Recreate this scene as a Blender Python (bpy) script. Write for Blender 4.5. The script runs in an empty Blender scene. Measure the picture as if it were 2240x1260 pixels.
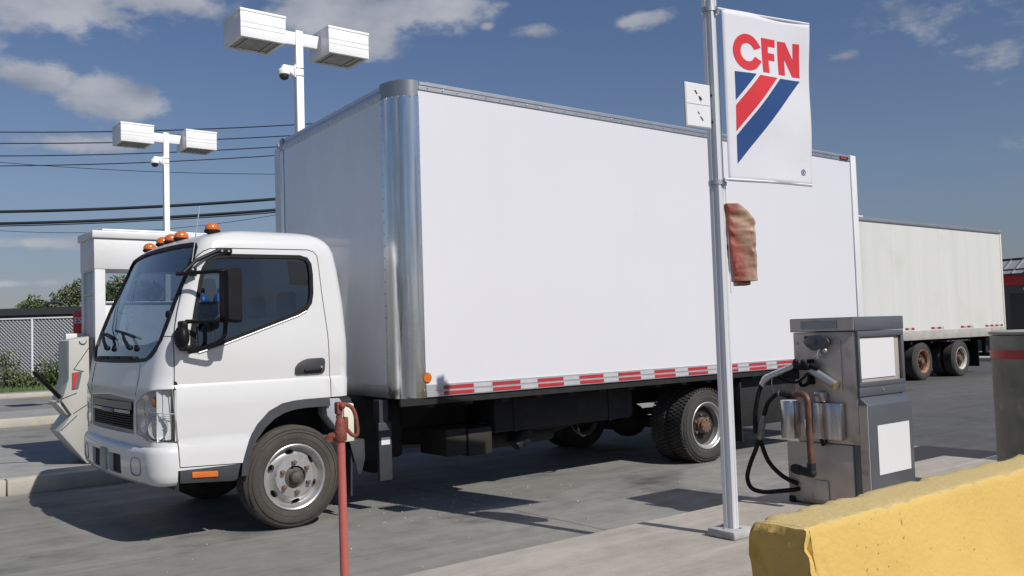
import bpy, bmesh, math, random
from mathutils import Vector, Matrix, noise
random.seed(7)
R = math.radians
scene = bpy.context.scene
col = scene.collection

# ------------------------------------------------------------------ camera
cam_d = bpy.data.cameras.new('camera')
cam = bpy.data.objects.new('camera', cam_d)
col.objects.link(cam)
YAW, PITCH, ROLL = 0.66607, 0.0500, -0.0313
CAM = Vector((-3.891, -6.155, 1.414))
fw = Vector((math.sin(YAW)*math.cos(PITCH), math.cos(YAW)*math.cos(PITCH), math.sin(PITCH)))
r0 = Vector((math.cos(YAW), -math.sin(YAW), 0))
u0 = r0.cross(fw)
rr_ = r0*math.cos(ROLL) + u0*math.sin(ROLL)
uu_ = -r0*math.sin(ROLL) + u0*math.cos(ROLL)
m = Matrix((rr_, uu_, -fw)).transposed().to_4x4()
m.translation = CAM
cam.matrix_world = m
cam_d.sensor_width = 36
cam_d.lens = 36*1968.1/2240
cam_d.clip_start = .05
cam_d.clip_end = 6000
scene.camera = cam

# ------------------------------------------------------------------ view, world, sun
vs = scene.view_settings
vs.view_transform = 'Standard'; vs.look = 'None'; vs.exposure = 0.0; vs.gamma = 1.0
vs.use_curve_mapping = False
try: scene.cycles.sample_clamp_indirect = 4
except Exception: pass
SUNV = Vector((.18, -1.035, 1.0)).normalized()      # towards the sun
SUN_EL = math.asin(SUNV.z)
world = bpy.data.worlds.new('World'); scene.world = world
world.use_nodes = True
nt = world.node_tree; N = nt.nodes; Lk = nt.links
N.clear()
wout = N.new('ShaderNodeOutputWorld'); bg = N.new('ShaderNodeBackground')
bg.inputs['Strength'].default_value = 0.060
Lk.new(bg.outputs[0], wout.inputs[0])
sky = N.new('ShaderNodeTexSky'); sky.sky_type = 'NISHITA'
sky.sun_disc = False
sky.sun_elevation = SUN_EL
sky.sun_rotation = math.atan2(SUNV.x, SUNV.y)
sky.air_density = 1.15; sky.dust_density = .55; sky.ozone_density = 3.2
tc = N.new('ShaderNodeTexCoord')
def wmath(op, a, b=None, clamp=False):
    n = N.new('ShaderNodeMath'); n.operation = op; n.use_clamp = clamp
    for i, v in enumerate((a, b)):
        if v is None: continue
        if isinstance(v, (int, float)): n.inputs[i].default_value = v
        else: Lk.new(v, n.inputs[i])
    return n.outputs[0]
# cloud banks at their places in the sky: direction, size across and up, density
CLOUDS = [((.150, .928, .335), .17, .060, 1.25), ((.245, .905, .350), .12, .045, 1.0), ((.085, .95, .30), .12, .04, 1.0),
          ((.430, .840, .345), .12, .040, 1.35), ((.520, .785, .350), .10, .035, 1.35), ((.455, .825, .312), .07, .028, 1.1),
          ((.173, .950, .262), .062, .026, 1.3), ((.236, .941, .246), .070, .036, 1.45), ((.205, .956, .200), .10, .018, .85),
          ((.182, .978, .102), .085, .012, 1.15), ((.150, .985, .063), .09, .008, 1.0), ((.090, .985, .11), .08, .02, 1.0),
          ((.615, .721, .321), .042, .012, .9), ((.694, .642, .327), .046, .017, .95), ((.57, .755, .328), .014, .008, .8),
          ((.893, .377, .246), .13, .040, .42), ((.871, .398, .300), .14, .05, .46), ((.80, .55, .225), .07, .012, .40), ((.92, .36, .17), .12, .020, .36), ((.83, .5, .27), .06, .01, .45)]
nz = N.new('ShaderNodeTexNoise'); nz.inputs['Scale'].default_value = 15; nz.inputs['Detail'].default_value = 10
nz.inputs['Roughness'].default_value = .62
mp = N.new('ShaderNodeMapping'); mp.inputs['Scale'].default_value = (1, 1, 1.9)
Lk.new(tc.outputs['Generated'], mp.inputs[0]); Lk.new(mp.outputs[0], nz.inputs['Vector'])
total = None
for c, sx, sz, dn in CLOUDS:
    c = Vector(c).normalized()
    s = N.new('ShaderNodeVectorMath'); s.operation = 'SUBTRACT'
    Lk.new(tc.outputs['Generated'], s.inputs[0]); s.inputs[1].default_value = c
    k = N.new('ShaderNodeVectorMath'); k.operation = 'MULTIPLY'
    Lk.new(s.outputs[0], k.inputs[0]); k.inputs[1].default_value = (1/sx, 1/sx, 1/sz)
    l = N.new('ShaderNodeVectorMath'); l.operation = 'LENGTH'; Lk.new(k.outputs[0], l.inputs[0])
    v = wmath('MULTIPLY', wmath('SUBTRACT', 1.0, l.outputs['Value'], True), dn)
    total = v if total is None else wmath('MAXIMUM', total, v)
# fair-weather clouds everywhere else, low over the horizon and behind the viewer
nb = N.new('ShaderNodeTexNoise'); nb.inputs['Scale'].default_value = 3.2; nb.inputs['Detail'].default_value = 3
mpb = N.new('ShaderNodeMapping'); mpb.inputs['Scale'].default_value = (1, 1, 2.6); mpb.inputs['Location'].default_value = (3.1, 1.7, .4)
Lk.new(tc.outputs['Generated'], mpb.inputs[0]); Lk.new(mpb.outputs[0], nb.inputs['Vector'])
away = N.new('ShaderNodeVectorMath'); away.operation = 'DOT_PRODUCT'
Lk.new(tc.outputs['Generated'], away.inputs[0]); away.inputs[1].default_value = (fw.x, fw.y, 0)
awm = wmath('MULTIPLY', wmath('SUBTRACT', .55, away.outputs['Value']), 2.5, True)
gen = wmath('MULTIPLY', wmath('MULTIPLY', wmath('SUBTRACT', nb.outputs['Fac'], .5), 5.0, True), wmath('MULTIPLY', awm, .8))
total = wmath('MAXIMUM', total, gen)
dens = wmath('ADD', wmath('MULTIPLY', total, 1.5), wmath('MULTIPLY', wmath('SUBTRACT', nz.outputs['Fac'], .5), 3.0))
dens = wmath('MULTIPLY', wmath('SUBTRACT', dens, .38), 1.35, True)
sm = wmath('MULTIPLY', wmath('MULTIPLY', dens, dens), wmath('SUBTRACT', 3.0, wmath('MULTIPLY', dens, 2.0)))
gate = wmath('MULTIPLY', total, 4.0, True)
sm = wmath('MULTIPLY', wmath('MULTIPLY', sm, gate), .85)
n2 = N.new('ShaderNodeTexNoise'); n2.inputs['Scale'].default_value = 11; n2.inputs['Detail'].default_value = 5
mp2 = N.new('ShaderNodeMapping'); mp2.inputs['Location'].default_value = (0, 0, -.045); mp2.inputs['Scale'].default_value = (1, 1, 2)
Lk.new(tc.outputs['Generated'], mp2.inputs[0]); Lk.new(mp2.outputs[0], n2.inputs['Vector'])
cr = N.new('ShaderNodeValToRGB')
cr.color_ramp.elements[0].position = .36; cr.color_ramp.elements[0].color = (4.0, 4.5, 5.6, 1)
cr.color_ramp.elements[1].position = .66; cr.color_ramp.elements[1].color = (8.0, 8.2, 8.9, 1)
Lk.new(n2.outputs['Fac'], cr.inputs[0])
hs = N.new('ShaderNodeHueSaturation'); hs.inputs['Saturation'].default_value = .82; hs.inputs['Value'].default_value = 1.0
Lk.new(sky.outputs[0], hs.inputs['Color'])
sz_ = N.new('ShaderNodeSeparateXYZ'); Lk.new(tc.outputs['Generated'], sz_.inputs[0])
tr_ = N.new('ShaderNodeValToRGB')
tr_.color_ramp.elements[0].position = .05; tr_.color_ramp.elements[0].color = (.77, .765, .93, 1)
tr_.color_ramp.elements[1].position = .33; tr_.color_ramp.elements[1].color = (.74, .87, 1.14, 1)
e_ = tr_.color_ramp.elements.new(.16); e_.color = (.83, .90, 1.06, 1)
Lk.new(sz_.outputs[2], tr_.inputs[0])
tm_ = N.new('ShaderNodeMix'); tm_.data_type = 'RGBA'; tm_.blend_type = 'MULTIPLY'; tm_.inputs['Factor'].default_value = 1
Lk.new(hs.outputs[0], tm_.inputs[6]); Lk.new(tr_.outputs[0], tm_.inputs[7])
mixc = N.new('ShaderNodeMix'); mixc.data_type = 'RGBA'
Lk.new(sm, mixc.inputs['Factor']); Lk.new(tm_.outputs[2], mixc.inputs[6]); Lk.new(cr.outputs[0], mixc.inputs[7])
Lk.new(mixc.outputs[2], bg.inputs['Color'])

sun_d = bpy.data.lights.new('sun', 'SUN'); sun_d.energy = 4.6; sun_d.angle = R(.5); sun_d.color = (1, .955, .89)
sun = bpy.data.objects.new('sun', sun_d); col.objects.link(sun)
sun.rotation_euler = SUNV.to_track_quat('Z', 'Y').to_euler()

# ------------------------------------------------------------------ materials
MATS = {}
def mat(name, c, rough=.6, metal=0.0, c2=None, scale=4.0, detail=6, thresh=(.35, .7), bump=0.0, bscale=None, coat=0.0,
        streak=None, spec=.5, c3=None, scale3=30, t3=(.62, .7), rvar=0.0):
    """colour c varied towards c2 by one noise and c3 by a finer one; streak = stretch of the noise in x,y,z"""
    if name in MATS: return MATS[name]
    mt = bpy.data.materials.new(name); mt.use_nodes = True
    n = mt.node_tree.nodes; l = mt.node_tree.links
    b = n['Principled BSDF']
    b.inputs['Base Color'].default_value = (*c, 1); b.inputs['Roughness'].default_value = rough
    b.inputs['Metallic'].default_value = metal; b.inputs['Coat Weight'].default_value = coat
    b.inputs['Coat Roughness'].default_value = .06
    b.inputs['Specular IOR Level'].default_value = spec
    t = n.new('ShaderNodeTexCoord'); vec = t.outputs['Object']
    if streak:
        q = n.new('ShaderNodeMapping'); q.inputs['Scale'].default_value = streak; l.new(vec, q.inputs[0]); vec = q.outputs[0]
    colour = None
    if c2:
        z = n.new('ShaderNodeTexNoise'); z.inputs['Scale'].default_value = scale; z.inputs['Detail'].default_value = detail
        z.inputs['Roughness'].default_value = .62
        l.new(vec, z.inputs['Vector'])
        rp = n.new('ShaderNodeMapRange'); rp.inputs[1].default_value = thresh[0]; rp.inputs[2].default_value = thresh[1]
        l.new(z.outputs['Fac'], rp.inputs[0])
        mx = n.new('ShaderNodeMix'); mx.data_type = 'RGBA'
        l.new(rp.outputs[0], mx.inputs['Factor']); mx.inputs[6].default_value = (*c, 1); mx.inputs[7].default_value = (*c2, 1)
        colour = mx.outputs[2]
        if rvar:
            rm = n.new('ShaderNodeMapRange'); rm.inputs[3].default_value = rough; rm.inputs[4].default_value = min(1, rough+rvar)
            l.new(rp.outputs[0], rm.inputs[0]); l.new(rm.outputs[0], b.inputs['Roughness'])
    if c3:
        z3 = n.new('ShaderNodeTexNoise'); z3.inputs['Scale'].default_value = scale3; z3.inputs['Detail'].default_value = 4
        l.new(t.outputs['Object'], z3.inputs['Vector'])
        r3 = n.new('ShaderNodeMapRange'); r3.inputs[1].default_value = t3[0]; r3.inputs[2].default_value = t3[1]
        l.new(z3.outputs['Fac'], r3.inputs[0])
        m3 = n.new('ShaderNodeMix'); m3.data_type = 'RGBA'; l.new(r3.outputs[0], m3.inputs['Factor'])
        if colour: l.new(colour, m3.inputs[6])
        else: m3.inputs[6].default_value = (*c, 1)
        m3.inputs[7].default_value = (*c3, 1); colour = m3.outputs[2]
    if colour: l.new(colour, b.inputs['Base Color'])
    if bump:
        zb = n.new('ShaderNodeTexNoise'); zb.inputs['Scale'].default_value = bscale or scale*6; zb.inputs['Detail'].default_value = 5
        l.new(t.outputs['Object'], zb.inputs['Vector'])
        bp = n.new('ShaderNodeBump'); bp.inputs['Strength'].default_value = min(1, bump); bp.inputs['Distance'].default_value = .01
        l.new(zb.outputs['Fac'], bp.inputs['Height']); l.new(bp.outputs[0], b.inputs['Normal'])
    MATS[name] = mt
    return mt

def glass_mat(name, tint, refl=1.0, rough=.0, ior=1.5):
    if name in MATS: return MATS[name]
    mt = bpy.data.materials.new(name); mt.use_nodes = True
    n = mt.node_tree.nodes; l = mt.node_tree.links; n.clear()
    o = n.new('ShaderNodeOutputMaterial'); tr = n.new('ShaderNodeBsdfTransparent'); tr.inputs[0].default_value = (*tint, 1)
    g = n.new('ShaderNodeBsdfGlossy'); g.inputs['Roughness'].default_value = rough; g.inputs[0].default_value = (refl, refl, refl, 1)
    f0 = ((ior-1)/(ior+1))**2
    lw = n.new('ShaderNodeLayerWeight'); lw.inputs['Blend'].default_value = .5      # Schlick, the same from both sides of the pane
    pw = n.new('ShaderNodeMath'); pw.operation = 'POWER'; l.new(lw.outputs['Facing'], pw.inputs[0]); pw.inputs[1].default_value = 4.0
    f = n.new('ShaderNodeMapRange'); f.inputs[3].default_value = f0*1.8; f.inputs[4].default_value = 1.0; l.new(pw.outputs[0], f.inputs[0])
    mx = n.new('ShaderNodeMixShader')
    l.new(f.outputs[0], mx.inputs[0]); l.new(tr.outputs[0], mx.inputs[1]); l.new(g.outputs[0], mx.inputs[2])
    l.new(mx.outputs[0], o.inputs[0])
    MATS[name] = mt
    return mt

def ground_mat(name, base, var, dark, light, s1=.5, stain=(.58, .72), speck=True, rough=.85, bump=.25, cracks=False):
    if name in MATS: return MATS[name]
    mt = bpy.data.materials.new(name); mt.use_nodes = True
    n = mt.node_tree.nodes; l = mt.node_tree.links; b = n['Principled BSDF']
    g = n.new('ShaderNodeNewGeometry'); pos = g.outputs['Position']
    def nz_(sc, det=6, st=None, ro=.6):
        z = n.new('ShaderNodeTexNoise'); z.inputs['Scale'].default_value = sc; z.inputs['Detail'].default_value = det
        z.inputs['Roughness'].default_value = ro
        if st:
            q = n.new('ShaderNodeMapping'); q.inputs['Scale'].default_value = st; l.new(pos, q.inputs[0]); l.new(q.outputs[0], z.inputs['Vector'])
        else: l.new(pos, z.inputs['Vector'])
        return z.outputs['Fac']
    def rng(v, a, c, lo=0, hi=1):
        q = n.new('ShaderNodeMapRange'); q.inputs[1].default_value = a; q.inputs[2].default_value = c
        q.inputs[3].default_value = lo; q.inputs[4].default_value = hi
        l.new(v, q.inputs[0]); return q.outputs[0]
    def mix(f, a, c):
        q = n.new('ShaderNodeMix'); q.data_type = 'RGBA'; l.new(f, q.inputs['Factor'])
        if isinstance(a, tuple): q.inputs[6].default_value = (*a, 1)
        else: l.new(a, q.inputs[6])
        q.inputs[7].default_value = (*c, 1)
        return q.outputs[2]
    cc = mix(rng(nz_(s1, 8), .35, .68), base, var)
    cc = mix(rng(nz_(s1*7, 8, None, .7), .44, .80, 0, .8), cc, tuple(x*.62 for x in base))
    cc = mix(rng(nz_(1.2, 7, (.35, 2.2, 1), .65), .52, .75, 0, .55), cc, light)
    cc = mix(rng(nz_(.62, 7, (1, 1.5, 1), .62), stain[0], stain[1], 0, .8), cc, dark)
    cc = mix(rng(nz_(3.1, 3, (1, 1.9, 1)), .70, .76, 0, .75), cc, dark)
    if speck:
        cc = mix(rng(nz_(42, 2), .72, .76, 0, .6), cc, tuple(x*1.9 for x in base))
        cc = mix(rng(nz_(55, 2, (1.3, 1, 1)), .70, .75, 0, .55), cc, tuple(x*.45 for x in base))
    if cracks:
        vo = n.new('ShaderNodeTexVoronoi'); vo.feature = 'DISTANCE_TO_EDGE'; vo.inputs['Scale'].default_value = .21
        ad = n.new('ShaderNodeVectorMath'); ad.operation = 'ADD'
        zc = n.new('ShaderNodeTexNoise'); zc.inputs['Scale'].default_value = 1.4; zc.inputs['Detail'].default_value = 6; l.new(pos, zc.inputs['Vector'])
        l.new(pos, ad.inputs[0]); l.new(zc.outputs['Color'], ad.inputs[1]); l.new(ad.outputs[0], vo.inputs['Vector'])
        lt = n.new('ShaderNodeMath'); lt.operation = 'LESS_THAN'; l.new(vo.outputs['Distance'], lt.inputs[0]); lt.inputs[1].default_value = .0012
        cc = mix(lt.outputs[0], cc, tuple(x*.35 for x in base))
    cc = mix(rng(nz_(1.0, 8, (.22, 5.0, 1), .7), .50, .72, 0, .42), cc, tuple(x*1.45 for x in base))
    cc = mix(rng(nz_(1.7, 8, (.3, 4.0, 1), .7), .50, .70, 0, .38), cc, tuple(x*.55 for x in base))
    l.new(cc, b.inputs['Base Color'])
    b.inputs['Roughness'].default_value = rough
    l.new(rng(nz_(2.2, 5), .3, .75, rough-.18, rough+.1), b.inputs['Roughness'])
    bp = n.new('ShaderNodeBump'); bp.inputs['Strength'].default_value = bump; bp.inputs['Distance'].default_value = .01
    l.new(nz_(70, 4), bp.inputs['Height']); l.new(bp.outputs[0], b.inputs['Normal'])
    MATS[name] = mt
    return mt

M_conc = ground_mat('lane_concrete', (.176, .175, .161), (.228, .222, .203), (.045, .043, .044), (.32, .32, .30), cracks=False, stain=(.56, .70))
M_isl = ground_mat('island_concrete', (.37, .335, .295), (.315, .285, .245), (.13, .12, .11), (.45, .42, .38), s1=.9, stain=(.60, .78), speck=True)
M_isl2 = ground_mat('far_island_concrete', (.25, .25, .24), (.31, .30, .285), (.12, .12, .12), (.37, .36, .34), s1=.7, stain=(.62, .8))
M_asph = ground_mat('asphalt', (.074, .074, .075), (.098, .098, .098), (.03, .03, .032), (.12, .12, .12), s1=.35, bump=.5)
M_kerb = mat('kerb_concrete', (.44, .41, .35), .85, c2=(.34, .32, .28), scale=3, c3=(.5, .42, .22), scale3=5, t3=(.62, .75), bump=.3, bscale=60)
M_paint = mat('white_cab_paint', (.60, .60, .605), .25, coat=.5, c2=(.575, .575, .57), scale=1.2)
M_box = mat('white_box_panel', (.62, .62, .655), .30, coat=.0, c2=(.60, .60, .635), scale=.8, detail=4, c3=(.57, .57, .60), scale3=2.2, t3=(.66, .85))
M_boxf = mat('white_box_front', (.68, .70, .74), .16, coat=.6, c2=(.60, .62, .66), scale=1.6, streak=(1, 1, .35), c3=(.70, .71, .73), scale3=7, t3=(.62, .80))
M_chrome = mat('polished_aluminium', (.80, .81, .82), .12, 1.0, c2=(.52, .53, .54), scale=5, streak=(4, 4, .3), rvar=.16, bump=.35, bscale=3)
M_alu = mat('dull_aluminium', (.50, .51, .53), .42, .85, c2=(.42, .43, .45), scale=5, bump=.05)
M_alu2 = mat('rail_aluminium', (.58, .59, .61), .38, .6, c2=(.50, .51, .53), scale=6)
M_black = mat('black_plastic', (.006, .006, .007), .5, c2=(.011, .011, .012), scale=8, spec=.2)
M_trim = mat('grey_black_trim', (.032, .034, .040), .55, c2=(.045, .047, .053), scale=10, spec=.4)
M_under = mat('chassis_black', (.007, .007, .008), .75, c2=(.020, .018, .016), scale=6, thresh=(.5, .75))
M_rub = mat('tyre_rubber', (.044, .039, .034), .88, c2=(.072, .062, .052), scale=5, thresh=(.35, .7), bump=.25, bscale=60, c3=(.03, .03, .03), scale3=14, t3=(.6, .8))
M_rub2 = mat('tyre_rubber_dark', (.035, .034, .034), .88, c2=(.06, .056, .052), scale=6, bump=.25, bscale=60)
M_rim = mat('silver_wheel', (.46, .46, .47), .38, .55, c2=(.36, .345, .33), scale=7, c3=(.22, .19, .16), scale3=18, t3=(.62, .78))
M_rust = mat('rusty_steel', (.19, .115, .075), .8, .2, c2=(.11, .075, .055), scale=14, bump=.4)
M_hub = mat('dirty_hub', (.07, .062, .055), .7, .3, c2=(.12, .10, .085), scale=16)
M_amber = mat('amber_lens', (.62, .155, .018), .18, coat=.8, c2=(.50, .11, .012), scale=9)
M_red = mat('red_reflective_tape', (.42, .028, .035), .4, c2=(.33, .03, .035), scale=9)
M_silv = mat('silver_reflective_tape', (.60, .61, .63), .35, .3, c2=(.5, .51, .53), scale=6)
M_white = mat('white_paint', (.66, .66, .67), .45, c2=(.60, .60, .60), scale=2.5)
M_whitep = mat('white_lamp_paint', (.84, .84, .84), .4, c2=(.77, .77, .76), scale=4, c3=(.5, .48, .45), scale3=9, t3=(.74, .8))
M_steel = mat('stainless_steel', (.52, .47, .42), .40, .30, c2=(.40, .36, .32), scale=2.5, streak=(1, 1, 1), c3=(.19, .15, .12), scale3=5, t3=(.57, .80), rvar=.15)
M_steel2 = mat('brushed_steel', (.60, .60, .62), .24, 1.0, c2=(.38, .36, .35), scale=9, streak=(6, 6, .2), rvar=.15)
M_pgrey = mat('dark_grey_cabinet_paint', (.090, .099, .114), .36, coat=.25, c2=(.078, .086, .10), scale=3)
M_yel = mat('yellow_barrier_paint', (.56, .385, .105), .75, c2=(.50, .335, .085), scale=2.2, detail=9, thresh=(.45, .75), c3=(.30, .20, .06), scale3=34, t3=(.67, .74), bump=.4, bscale=48)
M_redp = mat('faded_red_pipe', (.40, .105, .095), .62, c2=(.38, .085, .07), scale=6, c3=(.30, .07, .05), scale3=30, t3=(.6, .75))
M_redr = mat('rusty_red_iron', (.22, .050, .028), .7, c2=(.12, .035, .025), scale=16, bump=.5, bscale=60)
M_blueb = mat('banner_blue', (.015, .055, .18), .7, spec=.25)
M_redb = mat('banner_red', (.55, .030, .042), .7, spec=.25)
M_ban = mat('banner_fabric', (.60, .60, .64), .7, c2=(.57, .57, .61), scale=3, bump=.1, bscale=9)
M_bag = mat('brown_plastic_cover', (.33, .195, .13), .6, c2=(.26, .15, .10), scale=5, thresh=(.45, .65), coat=.05, c3=(.42, .28, .19), scale3=7, t3=(.5, .68), bump=.9, bscale=13)
def bag_red():
    # the cover's colour turns redder, unevenly, towards its pole side
    n = M_bag.node_tree.nodes; l = M_bag.node_tree.links; b = n['Principled BSDF']; src = b.inputs['Base Color'].links[0].from_socket
    t = n.new('ShaderNodeTexCoord'); z = n.new('ShaderNodeTexNoise'); z.inputs['Scale'].default_value = 12; l.new(t.outputs['Object'], z.inputs['Vector'])
    d = n.new('ShaderNodeVectorMath'); d.operation = 'DOT_PRODUCT'; l.new(t.outputs['Object'], d.inputs[0]); d.inputs[1].default_value = (.786, -.618, .10)
    ad = n.new('ShaderNodeMath'); ad.operation = 'MULTIPLY_ADD'; l.new(z.outputs['Fac'], ad.inputs[0]); ad.inputs[1].default_value = .14; l.new(d.outputs['Value'], ad.inputs[2])
    r = n.new('ShaderNodeMapRange'); r.inputs[1].default_value = 2.475; r.inputs[2].default_value = 2.40; r.inputs[4].default_value = .85; l.new(ad.outputs[0], r.inputs[0])
    m_ = n.new('ShaderNodeMix'); m_.data_type = 'RGBA'; l.new(r.outputs[0], m_.inputs['Factor']); l.new(src, m_.inputs[6]); m_.inputs[7].default_value = (.30, .055, .04, 1)
    l.new(m_.outputs[2], b.inputs['Base Color'])
bag_red()
M_fence = mat('galvanised_wire', (.62, .62, .63), .5, .3)
M_grass = mat('grass_blade', (.075, .13, .03), .8, c2=(.12, .16, .05), scale=1.5)
M_soil = mat('turf', (.06, .095, .03), .95, c2=(.10, .12, .05), scale=2)
M_leaf = mat('leaf_green', (.045, .080, .022), .7, c2=(.085, .12, .04), scale=.5, thresh=(.35, .65))
M_leaf2 = mat('leaf_pale', (.07, .10, .035), .7, c2=(.12, .145, .06), scale=.7, thresh=(.35, .65))
M_bark = mat('bark', (.09, .07, .055), .9)
M_shed = mat('far_building_wall', (.080, .088, .112), .8, c2=(.065, .072, .092), scale=.7)
M_roofd = mat('dark_roof_edge', (.035, .037, .042), .6)
M_glass = glass_mat('tinted_side_glass', (.47, .50, .53), ior=1.6)
M_wind = glass_mat('windshield_glass', (.33, .385, .43), ior=1.85)
M_lens = glass_mat('clear_lens', (.93, .94, .94), ior=1.45)
M_seat = mat('grey_seat_cloth', (.48, .48, .46), .9, c2=(.40, .40, .39), scale=14)
M_dash = mat('cab_interior', (.14, .14, .14), .8)
M_jug = mat('blue_jug', (.045, .17, .55), .35, c2=(.06, .23, .62), scale=6)
M_wire = mat('cable', (.022, .024, .028), .6)
M_label = mat('blank_white_panel', (.64, .64, .65), .5)
M_rustr = mat('rust_orange', (.33, .15, .07), .7, c2=(.20, .10, .06), scale=12, c3=(.45, .30, .2), scale3=20)
M_copper = mat('rusty_copper_pipe', (.20, .085, .05), .55, .3, c2=(.10, .055, .042), scale=8, c3=(.055, .045, .04), scale3=6, t3=(.5, .65), bump=.2)

# ------------------------------------------------------------------ builders
def tag(o, label=None, cat=None, group=None, kind=None):
    if label: o['label'] = label
    if cat: o['category'] = cat
    if group: o['group'] = group
    if kind: o['kind'] = kind
    return o

def empty(name, loc=(0, 0, 0), parent=None):
    o = bpy.data.objects.new(name, None); col.objects.link(o); o.location = loc
    o.empty_display_size = .1
    if parent: o.parent = parent
    return o

class MB:
    def __init__(s): s.bm = bmesh.new()
    def face(s, pts):
        v = [s.bm.verts.new(p) for p in pts]
        return s.bm.faces.new(v)
    def box(s, x0, x1, y0, y1, z0, z1, bev=0, seg=2, rot=None):
        t = bmesh.new(); bmesh.ops.create_cube(t, size=1)
        c = Vector(((x0+x1)/2, (y0+y1)/2, (z0+z1)/2))
        for v in t.verts: v.co = Vector((v.co.x*(x1-x0), v.co.y*(y1-y0), v.co.z*(z1-z0)))
        if bev: bmesh.ops.bevel(t, geom=t.edges[:], offset=bev, segments=seg, affect='EDGES', profile=.5)
        if rot: bmesh.ops.transform(t, matrix=rot.to_4x4(), verts=t.verts)
        for v in t.verts: v.co += c
        s.add(t); return s
    def add(s, t):
        me = bpy.data.meshes.new('tmp'); t.to_mesh(me); t.free(); s.bm.from_mesh(me); bpy.data.meshes.remove(me)
    def prism(s, pts, axis, a, b, bev=0):
        """closed 2-D outline (the two other axes, in order) pushed from a to b along the axis"""
        t = bmesh.new()
        def P(q, h):
            if axis == 0: return (h, q[0], q[1])
            if axis == 1: return (q[0], h, q[1])
            return (q[0], q[1], h)
        A = [t.verts.new(P(q, a)) for q in pts]; B = [t.verts.new(P(q, b)) for q in pts]
        n = len(pts)
        t.faces.new(A); t.faces.new(B[::-1])
        for i in range(n):
            j = (i+1) % n; t.faces.new((A[j], A[i], B[i], B[j]))
        bmesh.ops.recalc_face_normals(t, faces=t.faces)
        if bev: bmesh.ops.bevel(t, geom=t.edges[:], offset=bev, segments=2, affect='EDGES', profile=.5)
        s.add(t); return s
    def cyl(s, a, b, r, r2=None, seg=16, cap=True):
        a, b = Vector(a), Vector(b); d = b-a; r2 = r if r2 is None else r2
        q = d.to_track_quat('Z', 'Y'); t = bmesh.new()
        bmesh.ops.create_cone(t, cap_ends=cap, segments=seg, radius1=r, radius2=r2, depth=d.length)
        bmesh.ops.transform(t, matrix=Matrix.Translation((a+b)/2) @ q.to_matrix().to_4x4(), verts=t.verts)
        s.add(t); return s
    def ball(s, c, r, seg=16, sc=(1, 1, 1)):
        t = bmesh.new(); bmesh.ops.create_uvsphere(t, u_segments=seg, v_segments=seg//2, radius=r)
        for v in t.verts: v.co = Vector((v.co.x*sc[0]+c[0], v.co.y*sc[1]+c[1], v.co.z*sc[2]+c[2]))
        s.add(t); return s
    def tube(s, pts, r, seg=10, smooth=0, closed=False):
        P = [Vector(p) for p in pts]
        if smooth:
            Q = []
            n = len(P)
            for i in range(n if closed else n-1):
                p0 = P[(i-1) % n] if (closed or i > 0) else P[0]; p1 = P[i]; p2 = P[(i+1) % n]
                p3 = P[(i+2) % n] if (closed or i+2 < n) else P[-1]
                for k in range(smooth):
                    t = k/smooth
                    Q.append(.5*((2*p1)+(-p0+p2)*t+(2*p0-5*p1+4*p2-p3)*t*t+(-p0+3*p1-3*p2+p3)*t**3))
            if not closed: Q.append(P[-1])
            P = Q
        rs = r if isinstance(r, (list, tuple)) else [r]*len(P)
        if len(rs) != len(P): rs = [rs[min(len(rs)-1, int(i*len(rs)/len(P)))] for i in range(len(P))]
        rings = []; up = None
        for i, p in enumerate(P):
            if closed: d = P[(i+1) % len(P)]-P[i-1]
            else: d = P[min(i+1, len(P)-1)]-P[max(i-1, 0)]
            d.normalize()
            if up is None:
                up = Vector((0, 0, 1)) if abs(d.z) < .9 else Vector((0, 1, 0))
            a = d.cross(up).normalized(); up = a.cross(d).normalized()
            rings.append([s.bm.verts.new(p+(a*math.cos(2*math.pi*k/seg)+up*math.sin(2*math.pi*k/seg))*rs[i]) for k in range(seg)])
        m_ = len(rings)
        for i in range(m_ if closed else m_-1):
            A = rings[i]; B = rings[(i+1) % m_]
            for k in range(seg): s.bm.faces.new((A[k], A[(k+1) % seg], B[(k+1) % seg], B[k]))
        if not closed:
            s.bm.faces.new(rings[0][::-1]); s.bm.faces.new(rings[-1])
        return s
    def lathe(s, prof, c, axis=1, seg=40, closed=False):
        """profile of (radius, offset along the axis) turned about the axis through c"""
        rings = []
        for r, h in prof:
            ring = []
            for k in range(seg):
                a = 2*math.pi*k/seg; u, v = r*math.cos(a), r*math.sin(a)
                if axis == 1: q = (c[0]+u, c[1]+h, c[2]+v)
                elif axis == 2: q = (c[0]+u, c[1]+v, c[2]+h)
                else: q = (c[0]+h, c[1]+u, c[2]+v)
                ring.append(s.bm.verts.new(q))
            rings.append(ring)
        nr = len(rings)
        for i in range(nr if closed else nr-1):
            A = rings[i]; B = rings[(i+1) % nr]
            for k in range(seg): s.bm.faces.new((A[k], A[(k+1) % seg], B[(k+1) % seg], B[k]))
        return s
    def grid(s, rows, flip=False):
        V = [[s.bm.verts.new(p) for p in r] for r in rows]
        for i in range(len(V)-1):
            for j in range(len(V[0])-1):
                f = (V[i][j], V[i][j+1], V[i+1][j+1], V[i+1][j])
                s.bm.faces.new(f[::-1] if flip else f)
        return s
    def build(s, name, m_, parent=None, angle=35, weld=1e-5, recalc=True):
        if weld: bmesh.ops.remove_doubles(s.bm, verts=s.bm.verts, dist=weld)
        if recalc: bmesh.ops.recalc_face_normals(s.bm, faces=s.bm.faces)
        me = bpy.data.meshes.new(name); s.bm.to_mesh(me); s.bm.free()
        me.materials.append(m_)
        if angle is not None:
            me.shade_smooth(); me.set_sharp_from_angle(angle=R(angle))
        o = bpy.data.objects.new(name, me); col.objects.link(o)
        if parent: o.parent = parent
        return o

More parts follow.
